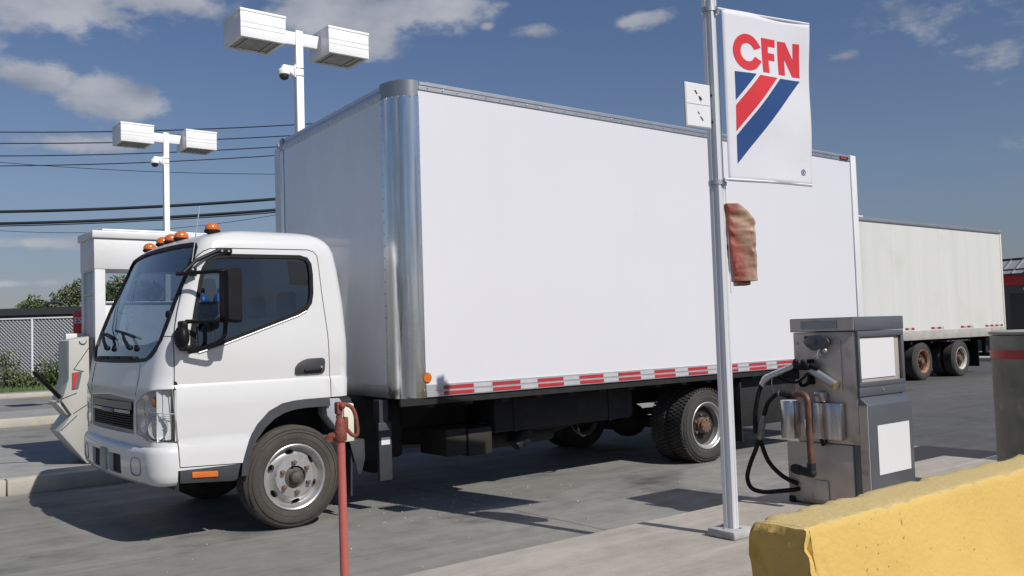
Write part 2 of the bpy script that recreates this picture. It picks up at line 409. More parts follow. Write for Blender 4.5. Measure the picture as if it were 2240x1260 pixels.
def reparent(o, p):
    """keep world coordinates when the parent Empty stands away from the origin"""
    o.parent = p
    l = p.location.copy()
    if p.parent: l += p.parent.location
    o.location = o.location - l
    return o

def P(mb, name, m_, parent, angle=35, **k):
    o = mb.build(name, m_, None, angle, **k)
    w = Vector((0, 0, 0)); q = parent
    while q: w += q.location; q = q.parent
    o.parent = parent; o.location = -w
    return o

def boolean(o, cutter_mb, op='DIFFERENCE', keep=False):
    bmesh.ops.recalc_face_normals(cutter_mb.bm, faces=cutter_mb.bm.faces)
    me = bpy.data.meshes.new('cut'); cutter_mb.bm.to_mesh(me); cutter_mb.bm.free()
    c = bpy.data.objects.new('cut', me); col.objects.link(c)
    bpy.context.view_layer.update(); c.matrix_world = o.matrix_world.copy()
    md = o.modifiers.new('b', 'BOOLEAN'); md.operation = op; md.object = c; md.solver = 'EXACT'; md.use_self = False
    bpy.context.view_layer.update()
    dg = bpy.context.evaluated_depsgraph_get()
    nm = bpy.data.meshes.new_from_object(o.evaluated_get(dg))
    o.modifiers.clear(); o.data = nm
    bpy.data.objects.remove(c)
    return o

def prism_mb(pts, axis, a, b): return MB().prism(pts, axis, a, b)

def copy_tree(o, parent=None, delta=(0, 0, 0)):
    c = o.copy(); col.objects.link(c); c.parent = parent
    if parent is None: c.location = o.location + Vector(delta)
    for ch in list(o.children): copy_tree(ch, c)
    return c

# ================================================================== the setting
S = 'structure'
mb = MB(); mb.face([(-900, -900, -.03), (900, -900, -.03), (900, 1500, -.03), (-900, 1500, -.03)])
tag(mb.build('ground', M_asph, angle=None), kind=S)

def slab_field(name, part, x0, x1, y0, y1, ztop, xs, ys, m_, zb=-.03, gap=.008):
    root = tag(empty(name), kind=S)
    X = [x0]+[x for x in xs if x0 < x < x1]+[x1]; Y = [y0]+[y for y in ys if y0 < y < y1]+[y1]
    for i in range(len(X)-1):
        for j in range(len(Y)-1):
            mb = MB(); mb.box(X[i]+gap/2, X[i+1]-gap/2, Y[j]+gap/2, Y[j+1]-gap/2, zb, ztop+random.uniform(-.001, .001), bev=.006 if gap else 0, seg=1)
            mb.build(part, m_, root, angle=None)
    return root
slab_field('concrete_lane', 'slab', -18, 6.0, -1.855, 3.755, 0, [-13.2, -8.6, -4.0, .575, 5.2], [], M_conc)
slab_field('concrete_lane', 'slab', -18, 24, 7.4, 12.27, 0, [-13, -8, -3, 2, 7, 12, 17], [], M_conc)
slab_field('concrete_lane', 'slab', -18, 24, 14.6, 22.9, 0, [-12, -5, 2, 9, 16], [18.7], M_conc)
slab_field('asphalt_lot', 'surface', 6.005, 24, -1.855, 7.3, 0, [], [], M_asph, gap=0)
slab_field('asphalt_lot', 'surface', 4.70, 60, -40, -1.86, 0, [], [], M_asph, gap=0)
slab_field('asphalt_lot', 'surface', 24.01, 60, -1.85, 60, 0, [], [], M_asph, gap=0)
slab_field('road', 'surface', -18, 4.66, -30, -5.6, 0, [], [], M_conc, gap=0)
slab_field('dark_strip', 'surface', 4.72, 6.02, -1.84, -.95, .004, [], [], mat('strip_black', (.022, .022, .024), .6), gap=0)  # plain near-black strip on the lane past the island's end
# the raised fuelling islands, each a slab row behind a line of kerb stones
def island(x0, x1, y0, y1, h, joints, m_, kerbs=True, front='y0'):
    root = tag(empty('pavement'), kind=S)
    k = .18 if kerbs else 0
    X = [x0]+joints+[x1]
    for i in range(len(X)-1):
        mb = MB(); mb.box(X[i]+.004, X[i+1]-.004, y0+k, y1, -.02, h, bev=.006, seg=1)
        mb.build('slab', m_, root, angle=None)
    if kerbs:
        x = x0; me = None
        while x < x1-.1:
            L = min(2.95, x1-x)
            mb = MB(); mb.box(x+.004, x+L-.004, y0, y0+k-.004, -.02, h+.003, bev=.018, seg=2)
            mb.build('kerb_stone', M_kerb, root); x += 2.95
    return root
island(-9, 4.655, -5.55, -1.86, .12, [-5.2, -2.6, 3.1], M_isl, kerbs=False)
island(-14.16, 7.5, 3.76, 7.39, .15, [-9.6, -5.2, -.8, 3.6], M_isl2)
island(-14, 9, 12.28, 14.59, .15, [-9, -4, 1, 6], M_isl2)
island(-18, 40, 22.91, 23.9, .13, [-12, -6, 0, 6, 12, 18, 24, 30], M_isl2)
# far verge behind the third kerb
mb = MB(); mb.box(-18, 60, 23.91, 60, -.02, .12)
tag(mb.build('verge', M_soil, angle=None), kind=S)
# far pavement to the right, in front of the shop
mb = MB(); mb.box(26.5, 33, -6, 17, -.02, .13, bev=.02)
tag(mb.build('shop_pavement', M_kerb, angle=None), kind=S)

# ================================================================== the box truck
truck = tag(empty('box_truck', (0, 0, 0)), 'large white box truck with a cab over its front wheels, parked across the middle', 'truck')

# ---- cab surface
LV = [  # z, front x, rear x, side y, front corner radius y, front corner length x, bulge
 (.53, -2.045, -.50, .252, .15, .155, .05), (.69, -2.045, -.50, .250, .15, .155, .05), (.735, -2.045, -.50, .264, .15, .155, .05),
 (.76, -2.047, -.50, .260, .15, .155, .05), (.95, -2.050, -.50, .251, .15, .16, .055), (1.10, -2.050, -.495, .250, .15, .16, .06),
 (1.125, -2.045, -.494, .262, .15, .16, .06), (1.29, -2.015, -.494, .252, .15, .15, .06), (1.40, -1.990, -.496, .252, .14, .14, .065),
 (1.50, -1.962, -.500, .262, .13, .13, .07), (1.70, -1.895, -.508, .283, .12, .12, .08), (1.83, -1.840, -.522, .297, .12, .12, .085),
 (1.96, -1.785, -.537, .311, .12, .12, .09), (2.09, -1.733, -.560, .325, .12, .12, .09), (2.15, -1.706, -.587, .336, .12, .12, .09),
 (2.185, -1.670, -.615, .352, .13, .12, .09), (2.215, -1.615, -.650, .378, .14, .13, .09), (2.240, -1.530, -.700, .418, .16, .14, .08),
 (2.258, -1.420, -.770, .490, .18, .15, .06), (2.272, -1.270, -.860, .620, .2, .15, .05), (2.281, -1.15, -.95, .85, .2, .1, .03)]
def lv(z):
    if z <= LV[0][0]: return LV[0][1:]
    for a, b in zip(LV, LV[1:]):
        if z <= b[0]:
            t = (z-a[0])/(b[0]-a[0]); return tuple(a[i]+(b[i]-a[i])*t for i in range(1, 7))
    return LV[-1][1:]
def side_y(z): return lv(z)[2]
def front_x(y, z):
    xf, xr, ys, rf, rx, b = lv(z); hw = 1.25-ys; a = abs(y-1.25); lim = hw-rf
    if a <= lim: return xf+b*(a/hw)**2
    xe = xf+b*(lim/hw)**2; q = max(0, hw-a)
    t = math.acos(max(-1, min(1, 1-q/rf)))
    return xe+rx*(1-math.sin(t))
def plan(z, inset=0.0):
    xf, xr, ys, rf, rx, b = lv(z)
    xf += inset; xr -= inset; ys += inset
    hw = 1.25-ys; lim = hw-rf; xe = xf+b*(lim/hw)**2; rc = .10
    pts = []
    for k in range(6):                                    # rear corner
        t = k/5*math.pi/2; pts.append((xr-rc*(1-math.cos(t)), ys+rc*(1-math.sin(t))))
    xs = xe+rx
    for k in range(1, 8): pts.append((xr-rc+(xs-(xr-rc))*k/8, ys))
    for k in range(0, 9):
        t = k/8*math.pi/2; pts.append((xe+rx*(1-math.sin(t)), ys+rf*(1-math.cos(t))))
    for k in range(1, 12):
        a = lim*(1-k/12); pts.append((xf+b*(a/hw)**2, 1.25-a))
    pts.append((xf, 1.25))
    full = pts+[(x, 2.5-y) for x, y in reversed(pts[:-1])]
    return full
def loft(zs, inset, ztop=None, rev=False):
    mb = MB(); rings = []
    for z in zs:
        rings.append([mb.bm.verts.new((x, y, z if ztop is None else min(z, ztop))) for x, y in plan(z, inset)])
    n = len(rings[0])
    for A, B in zip(rings, rings[1:]):
        for k in range(n): mb.bm.faces.new((A[k], A[(k+1) % n], B[(k+1) % n], B[k]))
    mb.bm.faces.new(rings[0][::-1])
    T = rings[-1]; c = mb.bm.verts.new((sum(v.co.x for v in T)/n, 1.25, T[0].co.z+.003))
    for k in range(n): mb.bm.faces.new((T[k], T[(k+1) % n], c))
    return mb
zs = sorted(set([l[0] for l in LV]+[.6, .85, 1.2, 1.60, 1.77, 1.9, 2.03]))
body = P(loft(zs, 0), 'cab_body', M_paint, truck, angle=28)
inner = loft([.60, .9, 1.2, 1.4, 1.6, 1.8, 2.0, 2.12, 2.185], .045)
boolean(body, inner)
ARCH = [(-1.392, .40), (-1.386, .53), (-1.379, .560), (-1.342, .693), (-1.276, .801), (-1.184, .893), (-1.08, .942), (-.99, .956), (-.901, .961), (-.30, .965)]
boolean(body, prism_mb(ARCH+[(-.30, .40)], 1, .1, 2.4))
WIN = [(-1.755, 1.352), (-1.748, 1.489), (-1.715, 1.655), (-1.668, 1.86), (-1.640, 1.955), (-1.60, 2.015), (-1.54, 2.046), (-1.45, 2.056), (-.885, 2.062),
       (-.825, 2.045), (-.797, 2.00), (-.791, 1.921), (-.798, 1.768), (-.815, 1.695), (-.855, 1.645), (-.93, 1.606), (-1.304, 1.478), (-1.549, 1.395), (-1.70, 1.352)]
boolean(body, prism_mb(WIN, 1, -.1, 2.6))
WS = [(.66, 1.285), (.53, 1.292), (.44, 1.318), (.375, 1.37), (.345, 1.44), (.338, 1.52), (.342, 1.62), (.350, 1.72), (.362, 1.84), (.374, 1.96), (.385, 2.06), (.400, 2.115), (.44, 2.148), (.52, 2.160), (.75, 2.168), (1.0, 2.172)]
WSL = WS+[(1.25, 2.173)]+[(2.5-y, z) for y, z in reversed(WS)]
WSL += [(1.7, 1.283), (1.5, 1.282), (1.25, 1.281), (1.0, 1.282), (.8, 1.283)]
def front_cutter(outline, d0, d1f):
    mb = MB(); A = []; B = []
    for y, z in outline:
        x = front_x(y, z); A.append(mb.bm.verts.new((x-d0, y, z))); B.append(mb.bm.verts.new((x+d1f(y), y, z)))
    n = len(A)
    ca = mb.bm.verts.new((front_x(1.25, 1.7)-d0-.05, 1.25, 1.72)); cb = mb.bm.verts.new((front_x(1.25, 1.7)+.25, 1.25, 1.72))
    for k in range(n):
        j = (k+1) % n
        mb.bm.faces.new((A[k], A[j], B[j], B[k])); mb.bm.faces.new((A[j], A[k], ca)); mb.bm.faces.new((B[k], B[j], cb))
    bmesh.ops.recalc_face_normals(mb.bm, faces=mb.bm.faces)
    return mb
boolean(body, front_cutter(WSL, .12, lambda y: .075 if (y < .45 or y > 2.05) else .12))
# headlamp and grille openings
for sgn in (0, 1):
    hl = [(.225, .725), (.225, 1.102), (.34, 1.092), (.45, 1.068), (.55, 1.03), (.60, .99), (.61, .80), (.56, .775), (.42, .742)]
    if sgn: hl = [(2.5-y, z) for y, z in hl]
    mb = MB(); mb.prism(hl, 0, -2.4, -1.86); boolean(body, mb)
GR = [(.665, .772), (.655, 1.02), (1.25, 1.045), (1.845, 1.02), (1.835, .772)]
mb = MB(); mb.prism(GR, 0, -2.4, -1.93); boolean(body, mb)
# door
def offset_poly(pts, d):
    n = len(pts); area = sum(pts[i][0]*pts[(i+1) % n][1]-pts[(i+1) % n][0]*pts[i][1] for i in range(n))
    s = 1 if area > 0 else -1; out = []
    for i in range(n):
        a, b, c = Vector(pts[i-1]), Vector(pts[i]), Vector(pts[(i+1) % n])
        e1 = (b-a).normalized(); e2 = (c-b).normalized()
        n1 = Vector((e1.y, -e1.x))*s; n2 = Vector((e2.y, -e2.x))*s
        q = n1+n2
        if q.length < 1e-6: q = n1
        q.normalize(); k = d/max(.4, q.dot(n1)); out.append(tuple(b+q*k))
    return out
DOOR = [(-1.839, .551), (-1.849, .707), (-1.867, .952), (-1.868, 1.165), (-1.867, 1.437), (-1.852, 1.528), (-1.824, 1.647), (-1.776, 1.803), (-1.719, 1.952),
        (-1.686, 2.012), (-1.652, 2.053), (-1.62, 2.080), (-1.575, 2.098), (-1.50, 2.103), (-.815, 2.112), (-.765, 2.098), (-.738, 2.064), (-.731, 1.98), (-.719, 1.769), (-.693, 1.463), (-.679, 1.098),
        (-.677, .9)]+[(x, z-.03) for x, z in reversed(ARCH[2:-1])]+[(-1.395, .532)]
dsm = offset_poly(DOOR, -.0035); dbg = offset_poly(DOOR, .0035)
door_me = body.data.copy()
door = bpy.data.objects.new('door', door_me); col.objects.link(door); door.parent = truck
boolean(door, prism_mb(dsm, 1, -.1, .40), 'INTERSECT')
boolean(body, prism_mb(dbg, 1, -.1, .40))
for o in (body, door):
    o.data.shade_smooth(); o.data.set_sharp_from_angle(angle=R(28))
tag(door, 'white cab door with black handle')
def ring(mb, outer, inner, o0, o1):
    """closed band between two outlines of equal length, lying on the cab side"""
    n = len(outer); V = []
    for pts, off in ((outer, o0), (inner, o0), (inner, o1), (outer, o1)):
        V.append([mb.bm.verts.new((x, side_y(z)+off, z)) for x, z in pts])
    for q in range(4):
        A = V[q]; B = V[(q+1) % 4]
        for k in range(n): mb.bm.faces.new((A[k], A[(k+1) % n], B[(k+1) % n], B[k]))
    return mb
GL = offset_poly(WIN, -.022)
GL = [(x+.012 if z < 1.5 else x, z) for x, z in GL]
P(ring(MB(), offset_poly(WIN, .006), GL, -.006, .03), 'window_frame', M_black, door)
mb = MB(); mb.bm.faces.new([mb.bm.verts.new((x, side_y(z)+.012, z)) for x, z in offset_poly(GL, .01)])
P(mb, 'side_window', M_glass, door, angle=None)
mb = MB(); mb.bm.faces.new([mb.bm.verts.new((x, 2.5-side_y(z)-.012, z)) for x, z in offset_poly(WIN, .0)])
P(mb, 'side_window', M_glass, truck, angle=None)
# door handle
HD = [(-.972, 1.160), (-.968, 1.205), (-.945, 1.235), (-.905, 1.257), (-.865, 1.268), (-.745, 1.270), (-.726, 1.258), (-.722, 1.235), (-.727, 1.170), (-.742, 1.152), (-.955, 1.150)]
hy = side_y(1.2)
mb = MB(); mb.prism(HD, 1, hy-.012, hy+.01, bev=.004)
h = P(mb, 'door_handle', M_trim, door)
mb = MB(); mb.box(-.90, -.76, hy-.03, hy-.011, 1.165, 1.188, bev=.006)
P(mb, 'door_handle', M_black, door)
mb = MB(); mb.cyl((-.755, hy-.016, 1.20), (-.755, hy, 1.20), .009, seg=12); P(mb, 'lock', M_rim, door)
# crease shadow gap and rubber beneath the glass are geometry of the ring; belt moulding
mb = MB(); mb.tube([(-1.70, side_y(1.35)-.004, 1.343), (-1.545, side_y(1.39)-.004, 1.386), (-1.30, side_y(1.47)-.004, 1.470), (-.925, side_y(1.6)-.004, 1.598), (-.86, side_y(1.63)-.004, 1.632)], .006, seg=6)
P(mb, 'belt_moulding', M_rim, door)

# windshield glass, black surround, lower cowl
def front_strip(mb, rows, off, thick=0):
    mb.grid([[(front_x(y, z)+off, y, z) for y, z in r] for r in rows]); return mb
def ws_left(z):
    pts = WS[1:13]
    for a, b in zip(pts, pts[1:]):
        if a[1] <= z <= b[1]: return a[0]+(b[0]-a[0])*(z-a[1])/(b[1]-a[1]+1e-9)
    return WS[-1][0] if z > 2.1 else WS[0][0]
rows = []
for z in [1.405, 1.45, 1.5, 1.56, 1.62, 1.68, 1.75, 1.82, 1.9, 1.97, 2.03, 2.08, 2.115, 2.145, 2.172]:
    L_ = ws_left(min(z, 2.147))-.004; rows.append([(L_+(2.5-2*L_)*k/24, z) for k in range(25)])
mb = MB(); front_strip(mb, rows, .012); P(mb, 'windshield', M_wind, truck, angle=60)
# surround band
mb = MB()
inn = []
cy, cz = 1.25, 1.74
for y, z in WSL:
    wy = .045 if (y < .45 or y > 2.05) else 0
    q = Vector((cy-y, cz-z)); inn.append((y+(wy*(1 if y < 1.25 else -1))*(1 if 1.3 < z < 2.1 else .4), z+(.028 if z < 1.4 else (-.03 if z > 2.05 else 0))))
n = len(WSL); V = []
for pts, off in ((WSL, -.004), (inn, -.004), (inn, .02), (WSL, .03)):
    V.append([mb.bm.verts.new((front_x(y, z)+off, y, z)) for y, z in pts])
for q in range(4):
    for k in range(n): mb.bm.faces.new((V[q][k], V[q][(k+1) % n], V[(q+1) % 4][(k+1) % n], V[(q+1) % 4][k]))
P(mb, 'windshield_seal', M_black, truck)
rows = []
for z in [1.284, 1.30, 1.33, 1.36, 1.39, 1.412]:
    L_ = max(.34, ws_left(max(z, 1.293))); rows.append([(L_+(2.5-2*L_)*k/20, z) for k in range(21)])
M_cowl = mat('gloss_black_cowl', (.015, .017, .02), .08, coat=.9)
mb = MB(); front_strip(mb, rows, .006); cowl = P(mb, 'cowl_panel', M_cowl, truck, angle=60)
for a, b in ((.75, 1.10), (1.14, 1.40), (1.44, 1.75)):
    mb = MB(); mb.box(front_x(1.25, 1.32)-.004, front_x(1.25, 1.32)+.03, a, b, 1.308, 1.332, bev=.004); P(mb, 'vent_slot', M_under, cowl)
def wiper(y0, y1, y2):
    f = lambda y, z, o: (front_x(y, z)-o, y, z)
    mb = MB(); mb.ball(f(y0, 1.395, .02), .022, 10); mb.tube([f(y0, 1.395, .03), f((y0+y1)/2, 1.45, .035), f(y1, 1.505, .03)], [.017, .013, .010], seg=8)
    w = P(mb, 'wiper', M_black, truck)
    mb = MB(); mb.tube([f(y1-.28+y2, 1.47, .012), f(y1, 1.505, .014), f(y1+.26+y2, 1.53, .012)], .011, seg=6); P(mb, 'wiper_blade', M_black, w)
wiper(.85, 1.10, .02); wiper(1.45, 1.72, .0)
mb = MB(); mb.cyl((-1.72, .315, 1.97), (-1.66, .30, 2.40), .0035, seg=6); mb.ball((-1.72, .315, 1.97), .012, 8)
P(mb, 'antenna', M_alu2, truck)

# marker lamps on the roof edge
for y, x, z in ((.50, -1.50, 2.262), (1.02, -1.56, 2.252), (1.25, -1.565, 2.252), (1.48, -1.56, 2.252), (2.02, -1.51, 2.255)):
    mb = MB(); mb.ball((x, y, z+.004), 1, 18, (.056, .046, .046)); P(mb, 'marker_lamp', M_amber, truck)
    mb = MB(); mb.ball((x, y, z-.016), 1, 14, (.062, .050, .026)); P(mb, 'marker_lamp_base', M_black, truck)

# headlamps
def headlamp(flip):
    Y = (lambda y: 2.5-y) if flip else (lambda y: y)
    F = lambda y, z, o: (front_x(Y(y), z)+o, Y(y), z)
    top = lambda y: 1.098-.10*max(0, (y-.30)/.31)**1.6
    bot = lambda y: .730+.052*max(0, (y-.27)/.34)
    def patch(off, y0, y1, z0f, z1f, ny=14, nz=6):
        mb = MB(); rows = []
        for j in range(nz+1):
            r = []
            for i in range(ny+1):
                t = i/ny; y = y0+(y1-y0)*t**1.6; a, b = z0f(y), z1f(y); z = a+(b-a)*j/nz
                r.append(F(y, z, off if y > .3 else off*.6))
            rows.append(r)
        mb.grid(rows); return mb
    M_bowl = mat('lamp_reflector', (.72, .73, .74), .3, .15, c2=(.6, .61, .62), scale=14)
    lens = P(patch(.0, .254, .605, bot, top), 'headlight', M_lens, truck, angle=50)
    P(patch(.055, .30, .60, bot, top), 'lamp_reflector', M_bowl, lens, angle=50)
    mb = MB(); mb.box(-1.975, -1.862, Y(.315)-.004, Y(.315)+.004, .735, 1.09); mb.box(-1.868, -1.860, min(Y(.258), Y(.33)), max(Y(.258), Y(.33)), .735, 1.09); P(mb, 'lamp_reflector', M_bowl, lens)
    mid = lambda y: .925+.0*y
    for (cy_, cz_, rad) in ((.318, .825, .074), (.505, .855, .066)):
        x = F(cy_, cz_, .0)[0]
        mb = MB(); mb.lathe([(rad, 0), (rad*.97, .012), (rad*.8, .035), (rad*.5, .058), (.0001, .066)], (0, 0, 0), axis=0, seg=24)
        bmesh.ops.transform(mb.bm, matrix=Matrix.Translation((x+.012, Y(cy_), cz_)) @ Matrix.Rotation((R(38) if cy_ < .4 else R(8))*(-1 if flip else 1), 4, 'Z'), verts=mb.bm.verts)
        P(mb, 'lamp_bowl', mat('lamp_bowl_silver', (.85, .86, .87), .15, .6), lens)
        mb = MB(); mb.ball((x+.050, Y(cy_), cz_), .016, 10); P(mb, 'bulb', M_label, lens)
    mb = MB(); mb.ball(F(.37, 1.01, .035), 1, 12, (.022, .034, .040)); P(mb, 'turn_bulb', M_amber, lens)
    # rim lines of the lamp
    pts = [F(y, bot(y), -.001) for y in (.254, .27, .3, .36, .45, .54, .605)]+[F(.608, z, -.001) for z in (.84, .90, .96)]+[F(y, top(y), -.001) for y in (.605, .54, .45, .36, .3, .27, .254)]
    mb = MB(); mb.tube(pts, .004, seg=6, closed=True); P(mb, 'lamp_rim', M_rim, lens)
    mb = MB(); mb.tube([F(y, .925+.02*math.sin((y-.25)*9), -.0005) for y in (.254, .27, .3, .36, .42)]+[F(y, .915-.012, -.0005) for y in (.46, .54, .605)], .0035, seg=6); P(mb, 'lamp_rim', M_rim, lens)
    mb = MB(); mb.tube([F(.43, z, .0) for z in (.742, .80, .86, .925)], .0035, seg=6); P(mb, 'lamp_rim', M_rim, lens)
    for z in (.885, .898, .911):
        mb = MB(); mb.tube([F(y, z, .012) for y in (.262, .28, .31, .36, .41)], .003, seg=5); P(mb, 'lamp_rib', M_rim, lens)
headlamp(False); headlamp(True)

# grille
mb = MB(); mb.box(-1.975, -1.955, .62, 1.88, .745, 1.05); P(mb, 'grille_backing', M_under, truck)
grille = MB()
M_gril = mat('grille_grey', (.20, .195, .19), .4, .3, c2=(.16, .155, .15), scale=9)
gi = [(.70, .80), (.695, .985), (1.25, 1.005), (1.805, .985), (1.80, .80)]
n = 5; V = []
for pts, off in ((GR, .0), (gi, .006), (gi, .05), (GR, .06)):
    V.append([grille.bm.verts.new((front_x(y, z)+off, y, z)) for y, z in pts])
for q in range(4):
    for k in range(n): grille.bm.faces.new((V[q][k], V[q][(k+1) % n], V[(q+1) % 4][(k+1) % n], V[(q+1) % 4][k]))
grille = P(grille, 'grille', M_gril, truck)
def fb(y0, y1, z0, z1, o0, o1, k=12):
    mb = MB(); rows = []
    for y in [y0+(y1-y0)*i/k for i in range(k+1)]:
        rows.append([(front_x(y, z)+o, y, z) for z, o in ((z0, o0), (z1, o0), (z1, o1), (z0, o1), (z0, o0))])
    mb.grid(rows); mb.bm.verts.ensure_lookup_table(); return mb
P(fb(.70, 1.80, .945, .998, -.004, .045), 'grille_band', mat('grille_upper_band', (.12, .118, .115), .35), grille)
P(fb(.72, 1.78, .915, .938, -.008, .04), 'grille_band', M_rim, grille)
mb = MB(); mb.box(front_x(1.25, .93)-.016, front_x(1.25, .93)-.004, 1.10, 1.40, .912, .94, bev=.004); P(mb, 'badge_plate', mat('faded_blue_badge', (.12, .12, .22), .4), grille)
for k in range(6): P(fb(.705, 1.795, .812+k*.0175, .818+k*.0175, .004, .03), 'grille_bar', M_black, grille)
for k in range(32):
    y = .715+k*.0345; mb = MB(); x = front_x(y, .86); mb.box(x+.008, x+.026, y-.003, y+.003, .803, .912); P(mb, 'grille_bar', M_black, grille)
# shut lines of the front panel and the pillar
for pts in ([(y, z) for y, z in ((.62, 1.275), (.60, 1.20), (.605, 1.12), (.63, 1.05))], [(1.88, 1.275), (1.90, 1.20), (1.895, 1.12), (1.87, 1.05)],
            [(.345, 1.468), (.31, 1.466), (.285, 1.463), (.270, 1.460)]):
    mb = MB(); mb.tube([(front_x(y, z)-.0005, y, z) for y, z in pts], .0028, seg=5, smooth=3); P(mb, 'shut_line', M_trim, truck)
# dark gap and bumper
def bpath(z, off=0.0):
    pts = [(-1.862, .238-off)]
    xf = -2.075; b = .075; rf = .17; rx = .15; hw = 1.25-.238; lim = hw-rf; xe = xf+b*(lim/hw)**2
    for k in range(0, 9):
        t = k/8*math.pi/2; pts.append((xe+rx*(1-math.sin(t))-off*math.sin(t), .238+rf*(1-math.cos(t))-off*math.cos(t)))
    for k in range(1, 10):
        a = lim*(1-k/10); pts.append((xf+b*(a/hw)**2-off, 1.25-a))
    pts.append((xf-off, 1.25))
    return pts+[(x, 2.5-y) for x, y in reversed(pts[:-1])]
prof = [(.0, .695), (.0, .70), (-.03, .700), (-.05, .694), (-.008, .694), (.010, .676), (.014, .64), (.014, .52), (.006, .468), (-.010, .440), (-.04, .425), (-.09, .425), (-.09, .69)]
prof = [(-.10, .690), (-.06, .700), (-.012, .697), (.006, .682), (.014, .655), (.015, .58), (.013, .51), (.004, .462), (-.016, .434), (-.05, .424), (-.10, .424)]
mb = MB(); rings = []
for off, z in prof: rings.append([(x, y, z) for x, y in bpath(z, off)])
mb.grid(rings+[rings[0]]); bmesh.ops.remove_doubles(mb.bm, verts=mb.bm.verts, dist=1e-5)
be = [e for e in mb.bm.edges if e.is_boundary]; bmesh.ops.holes_fill(mb.bm, edges=be, sides=0)
bumper = P(mb, 'bumper', M_paint, truck, angle=40)
for a, b in ((.84, 1.13), (1.37, 1.66)):
    xo = -2.075+.075*(((a+b)/2-1.25)/1.012)**2-.0145
    mb = MB(); mb.box(xo-.006, xo+.06, a, b, .475, .618, bev=.004)
    mb = MB(); mb.box(xo-.1, xo+.055, a, b, .475, .618, bev=.022, seg=3); boolean(bumper, mb)
    mb = MB(); mb.box(xo+.03, xo+.05, a+.002, b-.002, .477, .616); P(mb, 'air_slot', M_under, bumper)
bumper.data.shade_smooth(); bumper.data.set_sharp_from_angle(angle=R(40))
mb = MB(); mb.box(-2.103, -2.088, 1.17, 1.33, .47, .64, bev=.004); P(mb, 'plate_bracket', mat('bracket_grey', (.30, .30, .29), .5), bumper)
for s_ in (0, 1):
    Yc = .55 if not s_ else 1.95
    pts = []
    for k in range(24):
        a = 2*math.pi*k/24; y = Yc+.085*math.copysign(abs(math.cos(a))**.6, math.cos(a)); z = .555+.062*math.copysign(abs(math.sin(a))**.6, math.sin(a))
        hw = 1.012; aa = abs(y-1.25); x = -2.075+.075*(aa/hw)**2-.0145
        if aa > .842:
            q = hw-aa; t = math.acos(max(-1, min(1, 1-q/.17))); x = -2.075+.075*(.842/hw)**2+.15*(1-math.sin(t))-.0145*math.sin(t)
        pts.append((x, y, z))
    mb = MB(); mb.tube(pts, .0035, seg=5, closed=True); P(mb, 'fog_lamp_cover', M_gril, bumper)
mb = MB()
rings = [[(x, y, z) for x, y in bpath(z, o)] for o, z in ((-.03, .69), (-.03, .745), (-.12, .745), (-.12, .69), (-.03, .69))]
mb.grid(rings); P(mb, 'lower_valance', M_black, truck)
# sill and side marker
mb = MB(); mb.prism([(-1.840, .546), (-1.402, .527), (-1.43, .420), (-1.46, .412), (-1.839, .440)], 1, .256, .40, bev=.006); sill = P(mb, 'sill', M_trim, truck)
mb = MB(); mb.prism([(-1.757, .512), (-1.573, .500), (-1.573, .458), (-1.757, .470)], 1, .246, .262, bev=.004); P(mb, 'side_marker', M_amber, sill)
mb = MB(); mb.box(-1.872, -1.845, .262, .5, .40, 1.15); P(mb, 'gap_filler', M_under, truck)
# wheel arch trim
AO = [(-1.402, .44), (-1.392, .53), (-1.379, .58), (-1.342, .693), (-1.276, .801), (-1.184, .893), (-1.08, .942), (-.99, .956), (-.901, .961), (-.80, .962), (-.69, .962)]
AI = [(-1.352, .44), (-1.345, .53), (-1.330, .60), (-1.290, .685), (-1.216, .775), (-1.145, .834), (-1.07, .870), (-.987, .889), (-.90, .896), (-.80, .896), (-.69, .895)]
mb = MB(); V = []
for pts, y in ((AO, .249), (AI, .240), (AI, .36), (AO, .36)): V.append([(x, y, z) for x, z in pts])
mb.grid(V+[V[0]])
P(mb, 'wheel_arch', M_trim, truck)
mb = MB(); mb.grid([[(x, .30, z) for x, z in AO], [(x, .62, z) for x, z in AO]]); mb.box(-1.45, -.45, .60, 1.9, .40, .97); P(mb, 'wheel_housing', M_under, truck)

# mirrors and their arms
mb = MB()
mb.tube([(-1.84, .285, 1.905), (-1.79, .25, 1.905), (-1.62, .085, 1.915), (-1.575, .06, 1.912)], .014, seg=8, smooth=3)
mb.tube([(-1.585, .065, 1.93), (-1.578, .065, 1.75), (-1.572, .07, 1.50), (-1.60, .09, 1.425), (-1.68, .14, 1.385), (-1.79, .20, 1.350)], .016, seg=8, smooth=4)
mb.tube([(-1.80, .22, 1.565), (-1.60, .075, 1.568)], .015, seg=8)
arm = P(mb, 'mirror_arm', M_black, truck)
mb = MB()
t = MB(); rows = []
for (x, zb, zt, y0, y1) in ((-1.60, 1.60, 1.86, .0, .10), (-1.585, 1.555, 1.915, -.035, .14), (-1.54, 1.545, 1.932, -.045, .155), (-1.49, 1.548, 1.928, -.045, .155)):
    rows.append([(x, y0, zb+.02), (x, y0+.02, zb), (x, y1-.02, zb), (x, y1, zb+.02), (x, y1, zt-.02), (x, y1-.02, zt), (x, y0+.02, zt), (x, y0, zt-.02), (x, y0, zb+.02)])
mb.grid(rows); mb.face([rows[0][k] for k in range(8)]); mb.face([rows[-1][k] for k in range(8)])
mh = P(mb, 'mirror_housing', M_black, arm, angle=30, weld=1e-4)
mb = MB(); mb.box(-1.4895, -1.484, -.03, .14, 1.56, 1.915); P(mb, 'mirror_glass', mat('mirror', (.6, .6, .62), .03, 1.0), arm)
mb = MB(); mb.ball((-1.845, .165, 1.455), 1, 18, (.050, .075, .085)); mb.box(-1.86, -1.81, .12, .22, 1.50, 1.57, bev=.015); mb.box(-1.84, -1.76, .18, .25, 1.36, 1.40, bev=.01)
